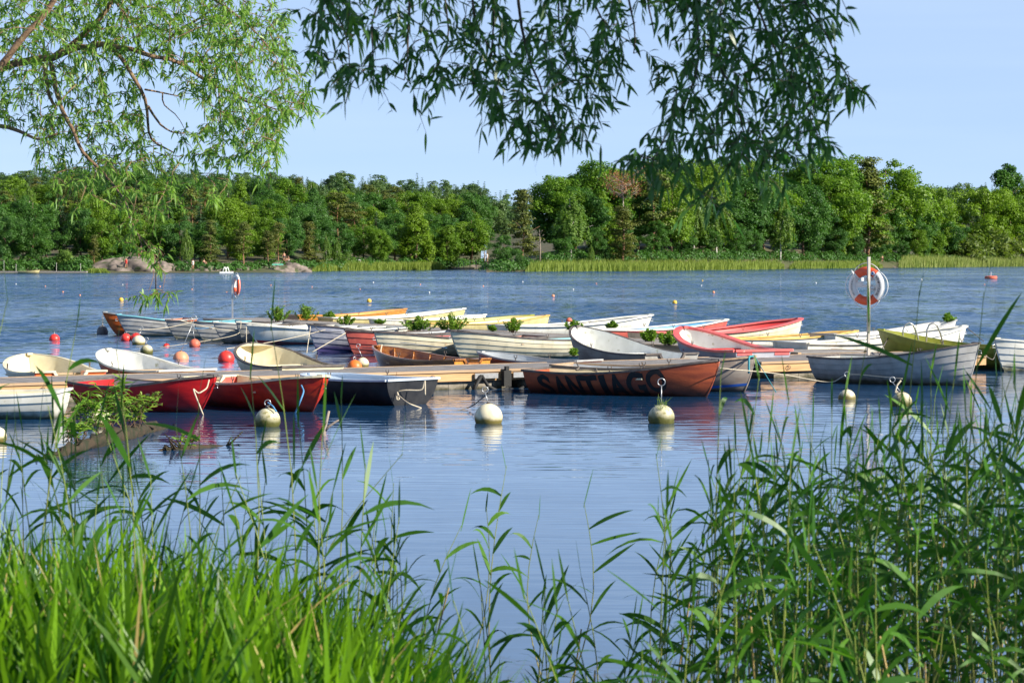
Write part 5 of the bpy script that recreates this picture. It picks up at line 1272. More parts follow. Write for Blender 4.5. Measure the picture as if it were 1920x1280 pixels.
b = MB(); V = [hs.pt(t, q_, sd) for sd in (1, -1) for q_ in (0, .3, .6, 1) for t in np.linspace(0, 1, 9)]; Q = [(s*36+j*9+i, s*36+j*9+i+1, s*36+(j+1)*9+i+1, s*36+(j+1)*9+i) for s in (0, 1) for j in range(3) for i in range(8)]; b.add(V, Q); b.build('hull', M['yellow'], bo, True)
b = MB(); b.box((1.6, 0, 0.33), (2.6, 0.9, 0.05)); b.build('seat', M['bench'], bo)
# little jetty with posts and a dark boat
c = PD(868, 505, shore(868) - 3); c.z = 0; lj = empty('small_jetty', tuple(c), 0, 'little dark jetty with four pale posts below the sandy bank', 'jetty')
b = MB(); b.box((0.2, 0, 0.25), (4.8, 1.4, 0.35)); b.build('deck', M['steel_dark'], lj)
for x in (-0.9, 0.2, 1.6, 3.0):
    b = MB(); b.tube([(x, -0.3, -0.3), (x, -0.3, 2.0)], 0.09, 6); b.build('post', M['deadwood'], lj)
# white car glimpsed between the trees
g = G(665, shore(665) + 13); car = empty('parked_car', (g.x, g.y, g.z), 0.2, 'white car glimpsed between the bushes above the reed belt', 'car')
b = MB(); sec = [(-2.1, .35, .75), (-1.9, .3, .95), (-0.9, .3, 1.0), (-0.4, .3, 1.45), (1.1, .3, 1.45), (1.8, .3, 1.05), (2.15, .35, .9)]
V = []; Q = []
for x, z0, z1 in sec: V += [(x, -.85, z0), (x, -.85, min(z1, .98)), (x, -.68, z1), (x, .68, z1), (x, .85, min(z1, .98)), (x, .85, z0)]
for i in range(6): Q += [(i*6+j, i*6+(j+1) % 6, (i+1)*6+(j+1) % 6, (i+1)*6+j) for j in range(6)]
Q += [(0,1,2,3,4,5), (41,40,39,38,37,36)]; b.add(V, Q); b.build('body', M['ring_white'], car)
b = MB(); b.box((0.35, -0.79, 1.2), (1.5, 0.03, 0.32), rx=-0.3); b.build('window', M['rubber'], car)
for x in (-1.3, 1.4):
    for y in (-0.8, 0.8):
        b = MB(); b.tube([(x, y - 0.1, 0.33), (x, y + 0.1, 0.33)], 0.33, 14); b.build('wheel', M['rubber'], car)
# green towel on the rock
g = G(521, shore(521) + 4); b = MB(); V = [(i*0.25 - 1, j*0.25 - 0.4, 0.03*math.sin(i*2+j)) for j in range(4) for i in range(9)]; b.add(V, [(j*9+i, j*9+i+1, (j+1)*9+i+1, (j+1)*9+i) for j in range(3) for i in range(8)]); o = b.build('towel', cteal, label='green towel spread on the pinkish rock', cat='towel'); o.location = (g.x, g.y, 1.42); o.rotation_euler.x = 0.35

# ------------------------------------------------------------------ near bank
V = []; Q = []; nx, ny = 60, 40
for j in range(ny):
    for i in range(nx):
        x = -16 + 32 * i / (nx - 1); y = -6 + 20 * j / (ny - 1)
        edge = 9.2 + 1.3 * max(-1, min(1, -x * 0.5)) + 0.3 * math.sin(x * 2.1) - (1.2 if abs(x - 0.2) < 0.8 else 0)
        z = 0.10 * (edge - y) + 0.03 * math.sin(x * 3 + y * 2); z = max(-0.8, min(0.95, z if z > 0 else z * 1.6)); V.append((x, y, z))
for j in range(ny - 1):
    for i in range(nx - 1): Q.append((j*nx+i, j*nx+i+1, (j+1)*nx+i+1, (j+1)*nx+i))
b = MB(); b.add(V, Q); b.build('ground', M['bank'], smooth=True, kind='structure', label='muddy near bank sloping into the lake', cat='ground')
def bank_z(x, y):
    edge = 9.2 + 1.3 * max(-1, min(1, -x * 0.5)); return max(-0.3, min(0.95, 0.10 * (edge - y)))

M['grass_near'] = foliage('grass_near', (0.012, 0.070, 0.004), (0.165, 0.33, 0.008), (0.2, 0.35, 0.02), 0.38, rnd=0.0, rough=0.4)  # random blade tones; the darkest stand in for shade between blades
M['reed_leaf'] = foliage('reed_leaf', (0.026, 0.110, 0.010), (0.12, 0.27, 0.03), (0.08, 0.2, 0.03), 0.38, rnd=0.4, rough=0.4)
M['reed_stem'] = foliage('reed_stem', (0.20, 0.26, 0.05), (0.42, 0.30, 0.12), (0.35, 0.3, 0.1), 0.1, rnd=0.0)
# tall sedge on the left: too many blades to count
rng = np.random.default_rng(21)
TOPL = [(-200, 930), (0, 950), (150, 935), (300, 960), (450, 985), (560, 1000), (650, 1060), (740, 1130), (830, 1200), (930, 1265), (1040, 1340), (1150, 1420), (1300, 1400), (1500, 1330), (1700, 1300), (1950, 1270), (2100, 1260)]
def blades(n, p0, p1, d0, d1, wmin, wmax, tab, jit, mat, name, label, tl=(0.05, 0.35), weight=None):
    B = []; Dn = []; Ln = []; Wd = []
    while len(B) < n:
        px = rng.uniform(p0, p1); D = rng.uniform(d0, d1); x = (px - 960) / F * D; z0 = bank_z(x, D)
        yt = interp(tab, px) + abs(rng.normal()) * jit * 1.5 - jit * 0.45; zt = PD(px, yt, D).z; h = zt - z0
        if h < 0.12 or h > 2.2: continue
        lean = rng.normal() * 0.24 - 0.02
        B.append((x - lean * h * 0.5, D, z0 - 0.03)); Dn.append((lean, rng.normal() * 0.12, 1)); Ln.append(h * 1.05); Wd.append(rng.uniform(wmin, wmax))
    B = np.array(B); Ln = np.array(Ln); N = len(B)
    sd = unit(np.stack([np.ones(N), rng.normal(size=N) * 0.8, np.zeros(N)], 1))
    V, Q = ribbons(B, np.array(Dn), Ln, np.array(Wd), rng.uniform(0, 0.14, N), rng, 7, np.array([0.7, 0.95, 1, 1, 0.92, 0.75, 0.45, 0.03]), side=sd)
    # sideways bend
    s = np.tile(np.repeat(np.linspace(0, 1, 8), 2), N) ** 2.5; bend = np.repeat(rng.normal(size=N) * 0.16 * Ln, 16); V[:, 0] += bend * s; V[:, 2] -= np.abs(bend) * s * 0.35
    b = MB(); b.add(V, Q, np.repeat(np.clip(rng.beta(0.65, 0.75, N), 0.001, 1), 16)); return b.build(name, mat, label=label, cat='grass', kind='stuff')
blades(3300, -160, 1060, 6.0, 10.2, 0.011, 0.034, TOPL, 75, M['grass_near'], 'grass', 'tall bright green sedge blades filling the near bank')
blades(170, -160, 1000, 6.3, 10.0, 0.008, 0.018, TOPL, 60, M['reed_stem'], 'dry_grass', 'dry straw-coloured blades mixed into the bright sedge')
blades(300, 1150, 2050, 5.6, 7.5, 0.012, 0.026, TOPL, 50, M['grass_near'], 'grass', 'few bright blades low at the bottom of the reed bed')

def reed_arrays(rng, base, top, nleaf=8, wind=1.0, sparse=False, lw=0.022, ll=0.32, umin=0.3, umax=2.2):
    """one common reed from base to top; returns stem tube points and leaf arrays"""
    base = np.array(base); top = np.array(top); h = np.linalg.norm(top - base)
    s = np.linspace(0, 1, 8); curve = rng.normal(size=2) * 0.05 * h
    pts = base + (top - base) * s[:, None]; pts[:, 0] += curve[0] * np.sin(s * np.pi); pts[:, 1] += curve[1] * np.sin(s * np.pi)
    Bs = []; Ds = []; Ls = []; Ws = []; Dr = []
    a = rng.uniform(0, 6.28)
    for i in range(nleaf):
        t = 0.34 + 0.64 * (i + rng.uniform(-0.3, 0.3)) / nleaf
        if sparse: t = 0.45 + 0.53 * (i + rng.uniform(-0.3, 0.3)) / nleaf
        t = min(0.985, t); p = base + (top - base) * t; p[0] += curve[0] * math.sin(t * math.pi); p[1] += curve[1] * math.sin(t * math.pi)
        sg = 1 if (i % 2 == 0) else -1
        if rng.random() < 0.25: sg = 1
        az = rng.normal() * 0.8 + (0 if sg * wind > 0 else math.pi); up = rng.uniform(umin, umax) + 1.2 * (t > 0.9)
        Bs.append(p); Ds.append((math.cos(az), math.sin(az) * 0.8, up)); Ls.append(ll * rng.uniform(0.6, 1.25) * (0.75 if t > 0.9 else 1)); Ws.append(lw * rng.uniform(0.7, 1.25)); Dr.append(rng.uniform(0.05, 0.75))
    # spear leaf at the tip
    Bs.append(top - (top - base) / h * 0.03); Ds.append((top - base) / h + rng.normal(size=3) * 0.12); Ls.append(rng.uniform(0.12, 0.28)); Ws.append(0.011); Dr.append(0.05)
    return pts, Bs, Ds, Ls, Ws, Dr
LP = np.array([0.35, 0.85, 1.0, 0.9, 0.6, 0.05])
def leaf_mesh(b, rng, Bs, Ds, Ls, Ws, Dr, tint=None):
    N = len(Bs)
    V, Q = ribbons(np.array(Bs), np.array(Ds), np.array(Ls), np.array(Ws), np.array(Dr), rng, 5, LP)
    t = np.clip(rng.beta(1.2, 1.6, N), 0.001, 1) if tint is None else tint
    b.add(V, Q, np.repeat(t, 12))
def reed_bed(name, label, n, seed, p0, p1, d0, d1, tab, jit, leaves, wpx=None, dead=0.12, um=(0.3, 2.2)):
    rng = np.random.default_rng(seed); st = MB(); lf = MB(); A = [[], [], [], [], []]
    c = 0
    while c < n:
        px = rng.uniform(p0, p1)
        if wpx and rng.random() > interp(wpx, px): continue
        D = rng.uniform(d0, d1); x = (px - 960) / F * D; z0 = bank_z(x, D) if D < 9 else -0.15
        yt = interp(tab, px) + rng.normal() * jit + abs(rng.normal()) * jit * 1.2; zt = PD(px, yt, D).z
        if zt - z0 < 0.35 or zt > 2.3: continue
        lean = rng.normal() * 0.10 + (rng.normal() * 0.25 if rng.random() < 0.12 else 0); h = zt - z0
        base = (x - lean * h, D + rng.normal() * 0.1, z0); top = (x, D, zt)
        if rng.random() < dead:
            pts = [np.array(base) + (np.array(top) * np.array([1, 1, 0.7]) - np.array(base)) * s for s in np.linspace(0, 1, 5)]
            st.tube([tuple(p) for p in pts], [0.004] * 5, 4, tint=1.0)
        else:
            pts, B_, D__, L_, W_, R_ = reed_arrays(rng, base, top, leaves + int(rng.integers(-2, 3)), umin=um[0], umax=um[1])
            st.tube([tuple(p) for p in pts], [0.0042, 0.004, 0.0038, 0.0034, 0.003, 0.0026, 0.0022, 0.0015], 4, tint=np.repeat(np.clip(np.linspace(0.95, -0.3, 8), 0.001, 1), 4))
            for k_, arr in enumerate((B_, D__, L_, W_, R_)): A[k_] += list(arr)
        c += 1
    leaf_mesh(lf, rng, *A)
    root = empty(name, (0, 9.5, 0), 0, label, 'reeds'); root['kind'] = 'stuff'
    for bb, nm, mt in ((st, 'stems', M['reed_stem']), (lf, 'leaves', M['reed_leaf'])):
        for v in bb.V: v -= np.array([0, 9.5, 0])
        bb.build(nm, mt, root)
TOPR = [(1150, 1130), (1200, 1000), (1260, 930), (1330, 860), (1430, 830), (1520, 830), (1600, 850), (1680, 830), (1760, 790), (1850, 770), (1920, 765), (2050, 740)]
WR = [(1150, 0.25), (1260, 0.55), (1400, 0.8), (1600, 1.0), (2050, 1.0)]
reed_bed('reed_bed', 'dense dark green reed bed rising from the water on one side of the view', 215, 31, 1180, 2060, 8.2, 12.6, TOPR, 45, 9, WR, 0.16, (0.0, 1.7))
reed_bed('reed_bed', 'thicker lower reeds at the foot of the big reed bed', 105, 35, 1200, 2060, 7.0, 10.5, [(a, b_ + 190) for a, b_ in TOPR], 60, 8, WR)
TOPL2 = [(-60, 800), (100, 780), (250, 830), (350, 860), (480, 860), (600, 840), (680, 930), (760, 1000), (860, 1050), (1000, 1120)]
reed_bed('reed_bed', 'thin loose reeds standing behind the bright sedge', 52, 41, -60, 760, 8.8, 12.0, TOPL2, 45, 8, None, 0.05)
reed_bed('reed_bed', 'short scattered reeds between the sedge and open water', 20, 43, 700, 1130, 8.0, 12.0, [(700, 1010), (850, 1060), (1000, 1090), (1130, 1130)], 45, 7, None, 0.15)

# single reeds one can pick out
def single_reed(topx, topy, basex, basey, D, label, nleaf=6, lean=0.0, lw=0.024, ll=0.32, seed=None):
    rng = np.random.default_rng(seed or int(topx)); top = np.array(PD(topx, topy, D)); bp = PD(basex, basey, D); base = np.array((bp.x, D, max(-0.2, bp.z)))
    base[2] = min(base[2], bank_z(base[0], D) if D < 9.5 else -0.1)
    root = empty('reed', tuple(base), 0, label, 'reed', 'single reeds standing out of the reed beds')
    pts, B_, D__, L_, W_, R_ = reed_arrays(rng, base, top, nleaf, sparse=True, lw=lw, ll=ll)
    st = MB(); st.tube([tuple(p - base) for p in pts], [0.0042, 0.004, 0.0038, 0.0034, 0.003, 0.0026, 0.0022, 0.0015], 5, tint=np.repeat(np.clip(np.linspace(0.8, -0.2, 8), 0.001, 1), 5)); st.build('stem', M['reed_stem'], root)
    lf = MB(); leaf_mesh(lf, rng, [b_ - base for b_ in B_], D__, L_, W_, R_); lf.build('leaves', M['reed_leaf'], root)
SR = [(950, 872, 922, 1225, 13.0, 'tall single reed in the middle of the open water', 6), (1010, 965, 1026, 1235, 13.0, 'reed with two leaves spread like a V', 4), (1095, 942, 1048, 1250, 12.6, 'upright reed with folded tip leaf, nearest the reed bed gap', 5),
      (912, 950, 860, 1230, 12.8, 'leaning reed just before the tall single middle reed', 5), (738, 905, 740, 1150, 11.5, 'reed with long drooping leaves at the edge of the sedge', 6), (755, 850, 650, 1100, 11.0, 'bare curved reed tip bending over the open water', 2),
      (865, 985, 830, 1200, 12.0, 'short reed behind the sedge edge', 5), (1230, 850, 1200, 1230, 12.0, 'reed at the open edge of the dense reed bed', 6),
      (15, 558, 25, 1100, 9.0, 'tallest reed at the frame edge reaching above the boats', 6), (146, 598, 45, 1100, 9.2, 'long leaning reed crossing in front of the white lapstrake boat', 7), (218, 655, 190, 1080, 9.6, 'reed in front of the log plants', 5),
      (508, 608, 478, 1060, 9.8, 'slender tall reed crossing the cream dinghy', 4), (372, 742, 330, 1060, 10.2, 'reed below the red bow', 6), (470, 700, 380, 1080, 10.0, 'reed with a drooping leaf under the orange-red dinghy', 6), (640, 745, 575, 1080, 10.6, 'reed beside the forked stick', 6), (560, 790, 500, 1090, 10.4, 'reed rising by the mossy ball buoy', 7),
      (330, 800, 270, 1080, 9.9, 'reed over the flat driftwood strip', 7), (90, 760, 60, 1080, 9.2, 'broad-leaved reed over the rotten log', 7),
      (1352, 690, 1345, 1150, 10.0, 'straight reed in front of the lettered bow', 5), (1424, 700, 1400, 1180, 9.8, 'reed below the teal rope', 6), (1480, 745, 1440, 1180, 9.6, 'reed with a curled leaf below the pine beam', 7), (1630, 612, 1600, 1150, 9.4, 'reed crossing the tall grey post', 5),
      (1724, 545, 1650, 1100, 9.2, 'tall slanting reed crossing the steel handrails', 4), (1845, 548, 1775, 1100, 9.0, 'tallest reed in front of the large white bow', 6), (1790, 700, 1740, 1120, 9.3, 'leafy reed before the large white boat', 8), (1880, 705, 1850, 1120, 9.0, 'leafy reed at the frame edge under the olive stern', 8), (1560, 760, 1530, 1150, 9.8, 'reed in front of the half-sunk buoy', 7), (1690, 735, 1650, 1150, 9.5, 'leafy reed before the stained buoy', 8)]
for s_ in SR: single_reed(*s_[:5], s_[5], s_[6])
# floating bits
# leafy plants on the log
def log_plant(px, y, D, hpx, n, label, seed, spread=0.5, lf=(0.07, 0.15), mat='bush_leaf'):
    rng = np.random.default_rng(seed); c = PD(px, y, D); root = empty('marsh_plant', tuple(c), 0, label, 'plant', 'plants growing on the rotten log'); st = MB(); Bs = []; Ds = []
    h = hpx / F * D
    for i in range(n):
        tip = Vector((rng.normal() * spread * h, rng.normal() * 0.15, h * rng.uniform(0.5, 1.0))); p0 = Vector((rng.normal() * 0.1, rng.normal() * 0.05, 0))
        mid = p0.lerp(tip, 0.5) + Vector((0, 0, 0.08)); st.tube([p0, mid, tip], [0.006, 0.004, 0.002], 4)
        for s in np.linspace(0.2, 1, 9):
            p = p0.lerp(mid, s * 2) if s < 0.5 else mid.lerp(tip, s * 2 - 1)
            for _ in range(2): Bs.append(tuple(p)); Ds.append((rng.normal(), rng.normal() * 0.6, rng.uniform(0, 1)))
    N = len(Bs); V, Q = ribbons(np.array(Bs), np.array(Ds), rng.uniform(*lf, N), rng.uniform(0.018, 0.03, N), rng.uniform(0.1, 0.7, N), rng, 3)
    b = MB(); b.add(V, Q, np.repeat(rng.uniform(0.001, 1, N), 8)); b.build('leaves', M[mat], root); st.build('stems', M['bark'], root)
log_plant(175, 815, 29.5, 85, 9, 'broad-leaved green plant near the middle of the rotten log', 1, 0.3, (0.12, 0.26))
log_plant(215, 805, 30.2, 95, 11, 'tall leafy plant hiding the side of the bright red boat', 2, 0.35, (0.12, 0.24))
log_plant(245, 800, 30.8, 65, 17, 'yellowish bushy plant at the thick end of the rotten log', 3, 0.45, (0.05, 0.11), 'grass_leaf')
log_plant(140, 830, 28.6, 50, 10, 'low sprout at the thin end of the rotten log', 4, 0.5)
log_plant(355, 842, 27.3, 28, 5, 'few sprouts on the flat driftwood strip', 5, 0.9, (0.04, 0.08))

# ------------------------------------------------------------------ willows overhead
M['willow_lit'] = foliage('willow_lit', (0.10, 0.22, 0.03), (0.25, 0.40, 0.07), (0.2, 0.35, 0.05), 0.42, rnd=0.0, rough=0.4, spec=0.45)  # lighter leaf copy, sunlight put into the green
M['willow_shaded'] = foliage('willow_shaded', (0.030, 0.11, 0.025), (0.085, 0.20, 0.045), (0.07, 0.17, 0.03), 0.40, rnd=0.0, rough=0.35, spec=0.5)  # darker leaf copy for the overhead willow, its shade painted into the green
class Grow:
    def __init__(s, rng): s.rng = rng; s.nodes = []; s.tb = MB(); s.leafpts = []
    def limb(s, pts, r0, r1, k=8):
        pts = [Vector(p) for p in pts]; out = []
        for a, c in zip(pts, pts[1:]):
            m = max(2, int((c - a).length / 0.10))
            for i in range(m): out.append(a.lerp(c, i / m))
        out.append(pts[-1])
        # smooth
        for _ in range(2): out = [out[0]] + [(out[i-1] + out[i] * 2 + out[i+1]) / 4 for i in range(1, len(out) - 1)] + [out[-1]]
        out = [p + Vector(tuple(s.rng.normal(size=3) * r0 * 0.10)) for p in out]
        n = len(out); s.tb.tube(out, [r0 + (r1 - r0) * i / (n - 1) for i in range(n)], k); s.nodes += [np.array(p) for p in out[1:]]
    def reach(s, targets, r=0.006, droop=0.05, k=4):
        N = np.array(s.nodes); T = [np.array(t) for t in targets]; T.sort(key=lambda t: float(np.min(np.sum((N - t) ** 2, 1))))
        nodes = list(N)
        arr = np.zeros((len(N) + len(T) * 7, 3)); arr[:len(N)] = N; m = len(N)
        for t in T:
            w = np.sum((arr[:m] - t) ** 2, 1) + 0.15 * np.maximum(0, t[2] - arr[:m, 2]) ** 2; i = int(np.argmin(w)); a = arr[i]; d = t - a; L_ = np.linalg.norm(d)
            if L_ < 0.02: continue
            b1 = a + d * 0.35 + s.rng.normal(size=3) * L_ * 0.10; b1[2] += L_ * 0.10; b2 = a + d * 0.7 + s.rng.normal(size=3) * L_ * 0.08; b2[2] += L_ * 0.06
            rr = r * min(2.2, 0.7 + L_ * 1.3); s.tb.tube([Vector(a), Vector(b1), Vector(b2), Vector(t)], [rr, rr * 0.8, rr * 0.55, rr * 0.3], k)
            for p in (b1, b2, t): arr[m] = p; m += 1
            s.leafpts.append((b2, t)); 
            if L_ > 0.25: s.leafpts.append((b1, b2))
    def leaves(s, per, ll, lw, droop=(0.2, 0.9), S=4, down=0.5, twig=0.14):
        Bs = []; Ds = []; tw = []
        rng = s.rng
        for a, t in s.leafpts:
            d = t - a; L_ = np.linalg.norm(d) + 1e-6; u = d / L_
            tip = t + u * twig * rng.uniform(0.4, 1.0) + np.array([0, 0, -twig * down * rng.uniform(0, 1.2)]) + rng.normal(size=3) * twig * 0.3
            s.tb.tube([Vector(t), Vector((t + tip) / 2) + Vector((0, 0, 0.01)), Vector(tip)], [0.0022, 0.0016, 0.0008], 3)
            for i in range(per):
                q = (i + rng.uniform(0, 1)) / per
                p = a + d * q * 2 if q < 0.5 else t + (tip - t) * (q * 2 - 1)
                v = u * rng.uniform(0.3, 1.0) + rng.normal(size=3) * 0.75; v[2] -= down * rng.uniform(0, 1.4); Bs.append(p); Ds.append(v)
        N = len(Bs); Bs = np.array(Bs); Ds = np.array(Ds)
        V, Q = ribbons(Bs, Ds, ll * rng.uniform(0.55, 1.25, N), lw * rng.uniform(0.7, 1.25, N), rng.uniform(*droop, N), rng, S, np.sin(np.pi * np.clip(np.linspace(0, 1, S + 1) ** 0.85, 0.03, 0.98)))
        b = MB(); b.add(V, Q, np.repeat(np.clip(rng.beta(1.3, 1.5, N), 0.001, 1), (S + 1) * 2)); return b
def sample(poly, n, rng, D, dj, holes=(), dens=None):
    xs = [p[0] for p in poly]; ys = [p[1] for p in poly]; out = []; tries = 0
    while len(out) < n and tries < n * 60:
        tries += 1
        x = rng.uniform(min(xs), max(xs)); y = rng.uniform(min(ys), max(ys))
        if not inpoly(x, y, poly): continue
        if any(((x - hx_) / a) ** 2 + ((y - hy_) / b_) ** 2 < 1 for hx_, hy_, a, b_ in holes): continue
        if dens and rng.random() > dens(x, y): continue
        out.append(tuple(PD(x, y, D + rng.normal() * dj)))
    return out
# --- sunlit willow reaching in from the side
rng = np.random.default_rng(77); D0 = 20.0; g_ = Grow(rng); Wp = lambda pts, D=D0, w=0.5: [PD(x, y, D + w * math.sin(x * 0.013 + y * 0.01)) for x, y in pts]
gx = -6.9; lw_root = empty('willow_tree', (gx, D0, 0.0), 0, 'sunlit willow whose bright branches reach in from the frame edge', 'tree')
trunk_top = Vector((gx, D0, 3.4))
g_.limb([trunk_top + Vector((0, 0, 0.3)), PD(-160, 150, D0)] + Wp([(0, 133), (30, 118), (100, 107), (150, 90), (193, 83), (240, 92), (290, 105), (340, 115), (365, 140), (400, 158), (440, 178), (470, 195)]), 0.060, 0.010)
g_.limb(Wp([(100, 107), (150, 75), (185, 40), (212, 0), (240, -60)], w=0.6), 0.030, 0.018)
g_.limb([PD(-150, 200, D0 - 1)] + Wp([(0, 130), (30, 85), (75, 40), (105, 0), (130, -60)], D=D0 - 1.5), 0.036, 0.022)
g_.limb(Wp([(193, 83), (230, 105), (250, 150), (278, 185), (275, 230), (280, 265), (305, 275), (325, 285)]), 0.022, 0.006)
g_.limb(Wp([(278, 200), (300, 235), (320, 250), (345, 250)]), 0.012, 0.005)
g_.limb(Wp([(272, 168), (310, 175), (340, 182)]), 0.009, 0.004)
g_.limb(Wp([(305, 176), (303, 200), (330, 210), (345, 240)]), 0.007, 0.003)
g_.limb(Wp([(95, 118), (105, 165), (115, 205), (140, 250), (155, 290), (190, 320), (215, 350), (240, 385), (245, 420), (262, 440), (268, 474)], w=0.9), 0.024, 0.005)
g_.limb(Wp([(85, 122), (90, 180), (105, 205)]), 0.020, 0.014)
g_.limb([PD(-120, 215, D0)] + Wp([(0, 235), (30, 242), (75, 265), (110, 250)]), 0.028, 0.008)
g_.limb(Wp([(340, 115), (400, 118), (450, 132)]), 0.012, 0.004); g_.limb(Wp([(370, 140), (378, 105), (400, 85)]), 0.010, 0.004)
g_.limb(Wp([(410, 165), (415, 250), (422, 300)]), 0.008, 0.003); g_.limb(Wp([(440, 178), (500, 200), (555, 215)]), 0.008, 0.003)
g_.limb(Wp([(212, 0), (235, 25), (245, 45)]), 0.012, 0.005); g_.limb(Wp([(240, 420), (262, 440), (290, 480), (310, 515)], w=0.9), 0.006, 0.002)
g_.limb(Wp([(285, 100), (330, 60), (400, 20), (450, -30)], w=-0.5), 0.014, 0.006); g_.limb(Wp([(300, -60), (420, 10), (480, 60), (520, 110)], w=-0.6), 0.016, 0.005)
g_.limb(Wp([(290, 480), (290, 520), (278, 546)]), 0.004, 0.002); g_.limb(Wp([(310, 515), (305, 545)]), 0.003, 0.002)
polyL = [(-60, -60), (500, -60), (512, 0), (545, 50), (560, 110), (575, 160), (586, 205), (576, 238), (530, 228), (534, 290), (500, 326), (460, 300), (420, 320), (370, 300), (330, 300), (290, 320), (240, 330), (200, 340), (110, 330), (60, 300), (40, 270), (80, 262), (60, 240), (-60, 230)]
T1 = sample(polyL, 1400, rng, D0, 0.5, [(300, 205, 38, 62), (285, 160, 22, 30), (20, 275, 45, 28), (350, 210, 30, 26), (560, 60, 20, 60)], dens=lambda x, y: 1.0 if x > 380 or y < 90 else 0.72)
T2 = sample([(70, 300), (440, 300), (420, 370), (330, 400), (180, 400), (100, 380)], 45, rng, D0 - 0.8, 0.3, [(200, 370, 16, 30)])
T3 = sample([(220, 420), (268, 410), (290, 450), (330, 500), (300, 510), (250, 470), (205, 470)], 22, rng, D0 - 0.6, 0.2)
T4 = sample([(245, 548), (318, 544), (316, 562), (270, 570)], 8, rng, D0 - 0.4, 0.05)
g_.reach(T1 + T2 + T3 + T4, 0.0045)
lb_ = g_.leaves(14, 0.066, 0.0165, S=3, down=0.12, twig=0.13)
tr = MB(); tr.tube([(gx, D0, -0.4), (gx - 0.05, D0, 1.6), tuple(trunk_top), (gx - 0.2, D0, 5.2), (gx + 0.4, D0 + 0.2, 7.0)], [0.34, 0.28, 0.24, 0.17, 0.09], 12)
tr.tube([tuple(trunk_top), (gx + 1.2, D0 - 0.2, 4.8), (gx + 2.8, D0 - 0.3, 5.6)], [0.13, 0.09, 0.04], 8)
def shift(mb, o):
    for v in mb.V: v -= np.array(o)
    return mb
shift(tr, (gx, D0, 0)).build('trunk', M['bark_willow'], lw_root, True); shift(g_.tb, (gx, D0, 0)).build('branches', M['bark_willow'], lw_root, True)
# upper crown out of the picture, kept thin so the sun still reaches the lower boughs
rc_ = np.random.default_rng(5); cc = rc_.normal(size=(2600, 3)) * np.array([1.5, 1.2, 0.8]) + np.array([gx + 0.6, D0 + 0.4, 6.6]); cc = cc[cc[:, 2] > 5.1]
Vc, Qc = ribbons(cc, rc_.normal(size=cc.shape), np.full(len(cc), 0.10), np.full(len(cc), 0.018), np.full(len(cc), 0.4), rc_, 3, np.array([0.05, 1, 0.9, 0.05])); lb_.add(Vc, Qc, np.repeat(rc_.uniform(0.001, 1, len(cc)), 8))
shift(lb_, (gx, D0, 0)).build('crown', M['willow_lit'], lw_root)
# --- shaded willow overhead
rng = np.random.default_rng(99); D1 = 10.6; g2 = Grow(rng); Wq = lambda pts, D=D1: [PD(x, y, D + 0.25 * math.sin(x * 0.02 + y * 0.013)) for x, y in pts]
tx, ty = 3.6, 8.2
dw = empty('willow_tree', (tx, ty, 0.1), 0, 'dark shaded willow hanging its leafy branches across the top of the view', 'tree')
fork = Vector((tx - 0.15, ty + 0.1, 4.1))
g2.limb([fork, Vector((2.6, 9.4, 4.9)), Vector((1.2, 10.6, 4.75)), Vector((0.3, 10.8, 4.5)), Vector((-0.5, 10.7, 4.2)), Vector((-1.2, 10.6, 3.9))], 0.075, 0.02)
for pts, r0 in [([(1300, -140), (1304, -40), (1306, 0), (1308, 70), (1312, 112), (1300, 170), (1262, 222), (1240, 272), (1225, 300)], 0.011), ([(1322, -120), (1325, 0), (1335, 100), (1365, 150), (1385, 205), (1400, 260), (1405, 330)], 0.012),
                ([(772, -130), (768, 0), (765, 95), (760, 150)], 0.012), ([(740, -120), (720, 0), (690, 35), (702, 100), (700, 150)], 0.008), ([(925, -120), (926, 0), (925, 80), (915, 160), (880, 200)], 0.008), ([(965, -110), (970, 0), (985, 100), (1010, 150), (1025, 205), (1050, 260)], 0.013),
                ([(880, -110), (885, 30), (905, 70), (930, 110), (990, 160)], 0.009), ([(1170, -120), (1177, 0), (1190, 45), (1192, 80), (1188, 100)], 0.009), ([(1208, -100), (1212, 0), (1222, 35), (1226, 64)], 0.009), ([(1400, -90), (1420, 20), (1460, 110), (1500, 170), (1530, 250)], 0.010),
                ([(1480, -110), (1500, 0), (1550, 60), (1575, 120), (1600, 165)], 0.008), ([(1100, -100), (1110, 10), (1140, 55), (1175, 75)], 0.006), ([(600, -90), (615, 0), (640, 40), (655, 80), (655, 140)], 0.007), ([(830, -90), (835, 20), (850, 90), (800, 150)], 0.007), ([(1050, -90), (1045, 40), (1060, 120), (1100, 180)], 0.007), ([(700, 120), (655, 150), (648, 195)], 0.003)]:
    hang = Wq(pts)
    if pts[0][1] < -50:                      # rooted on the big overhead bough
        bx = min(2.6, max(-1.2, hang[0].x + 0.25)); k_ = [(-1.2, 10.6, 3.9), (-0.5, 10.7, 4.2), (0.3, 10.8, 4.5), (1.2, 10.6, 4.75), (2.6, 9.4, 4.9)]
        q0 = Vector([np.interp(bx, [p[0] for p in k_], [p[i] for p in k_]) for i in range(3)])
        hang = [q0, q0.lerp(hang[0], 0.5) + Vector((0, 0, 0.04))] + hang
    g2.limb(hang, r0 * 1.15, 0.0025, 7)
polyM = [(575, -70), (590, 0), (600, 40), (583, 70), (590, 110), (620, 150), (650, 175), (700, 165), (735, 195), (800, 195), (860, 180), (905, 215), (950, 215), (945, 250), (985, 270), (1000, 285), (1060, 275), (1105, 255), (1110, 215), (1150, 180), (1172, 130), (1185, 60), (1190, -70)]
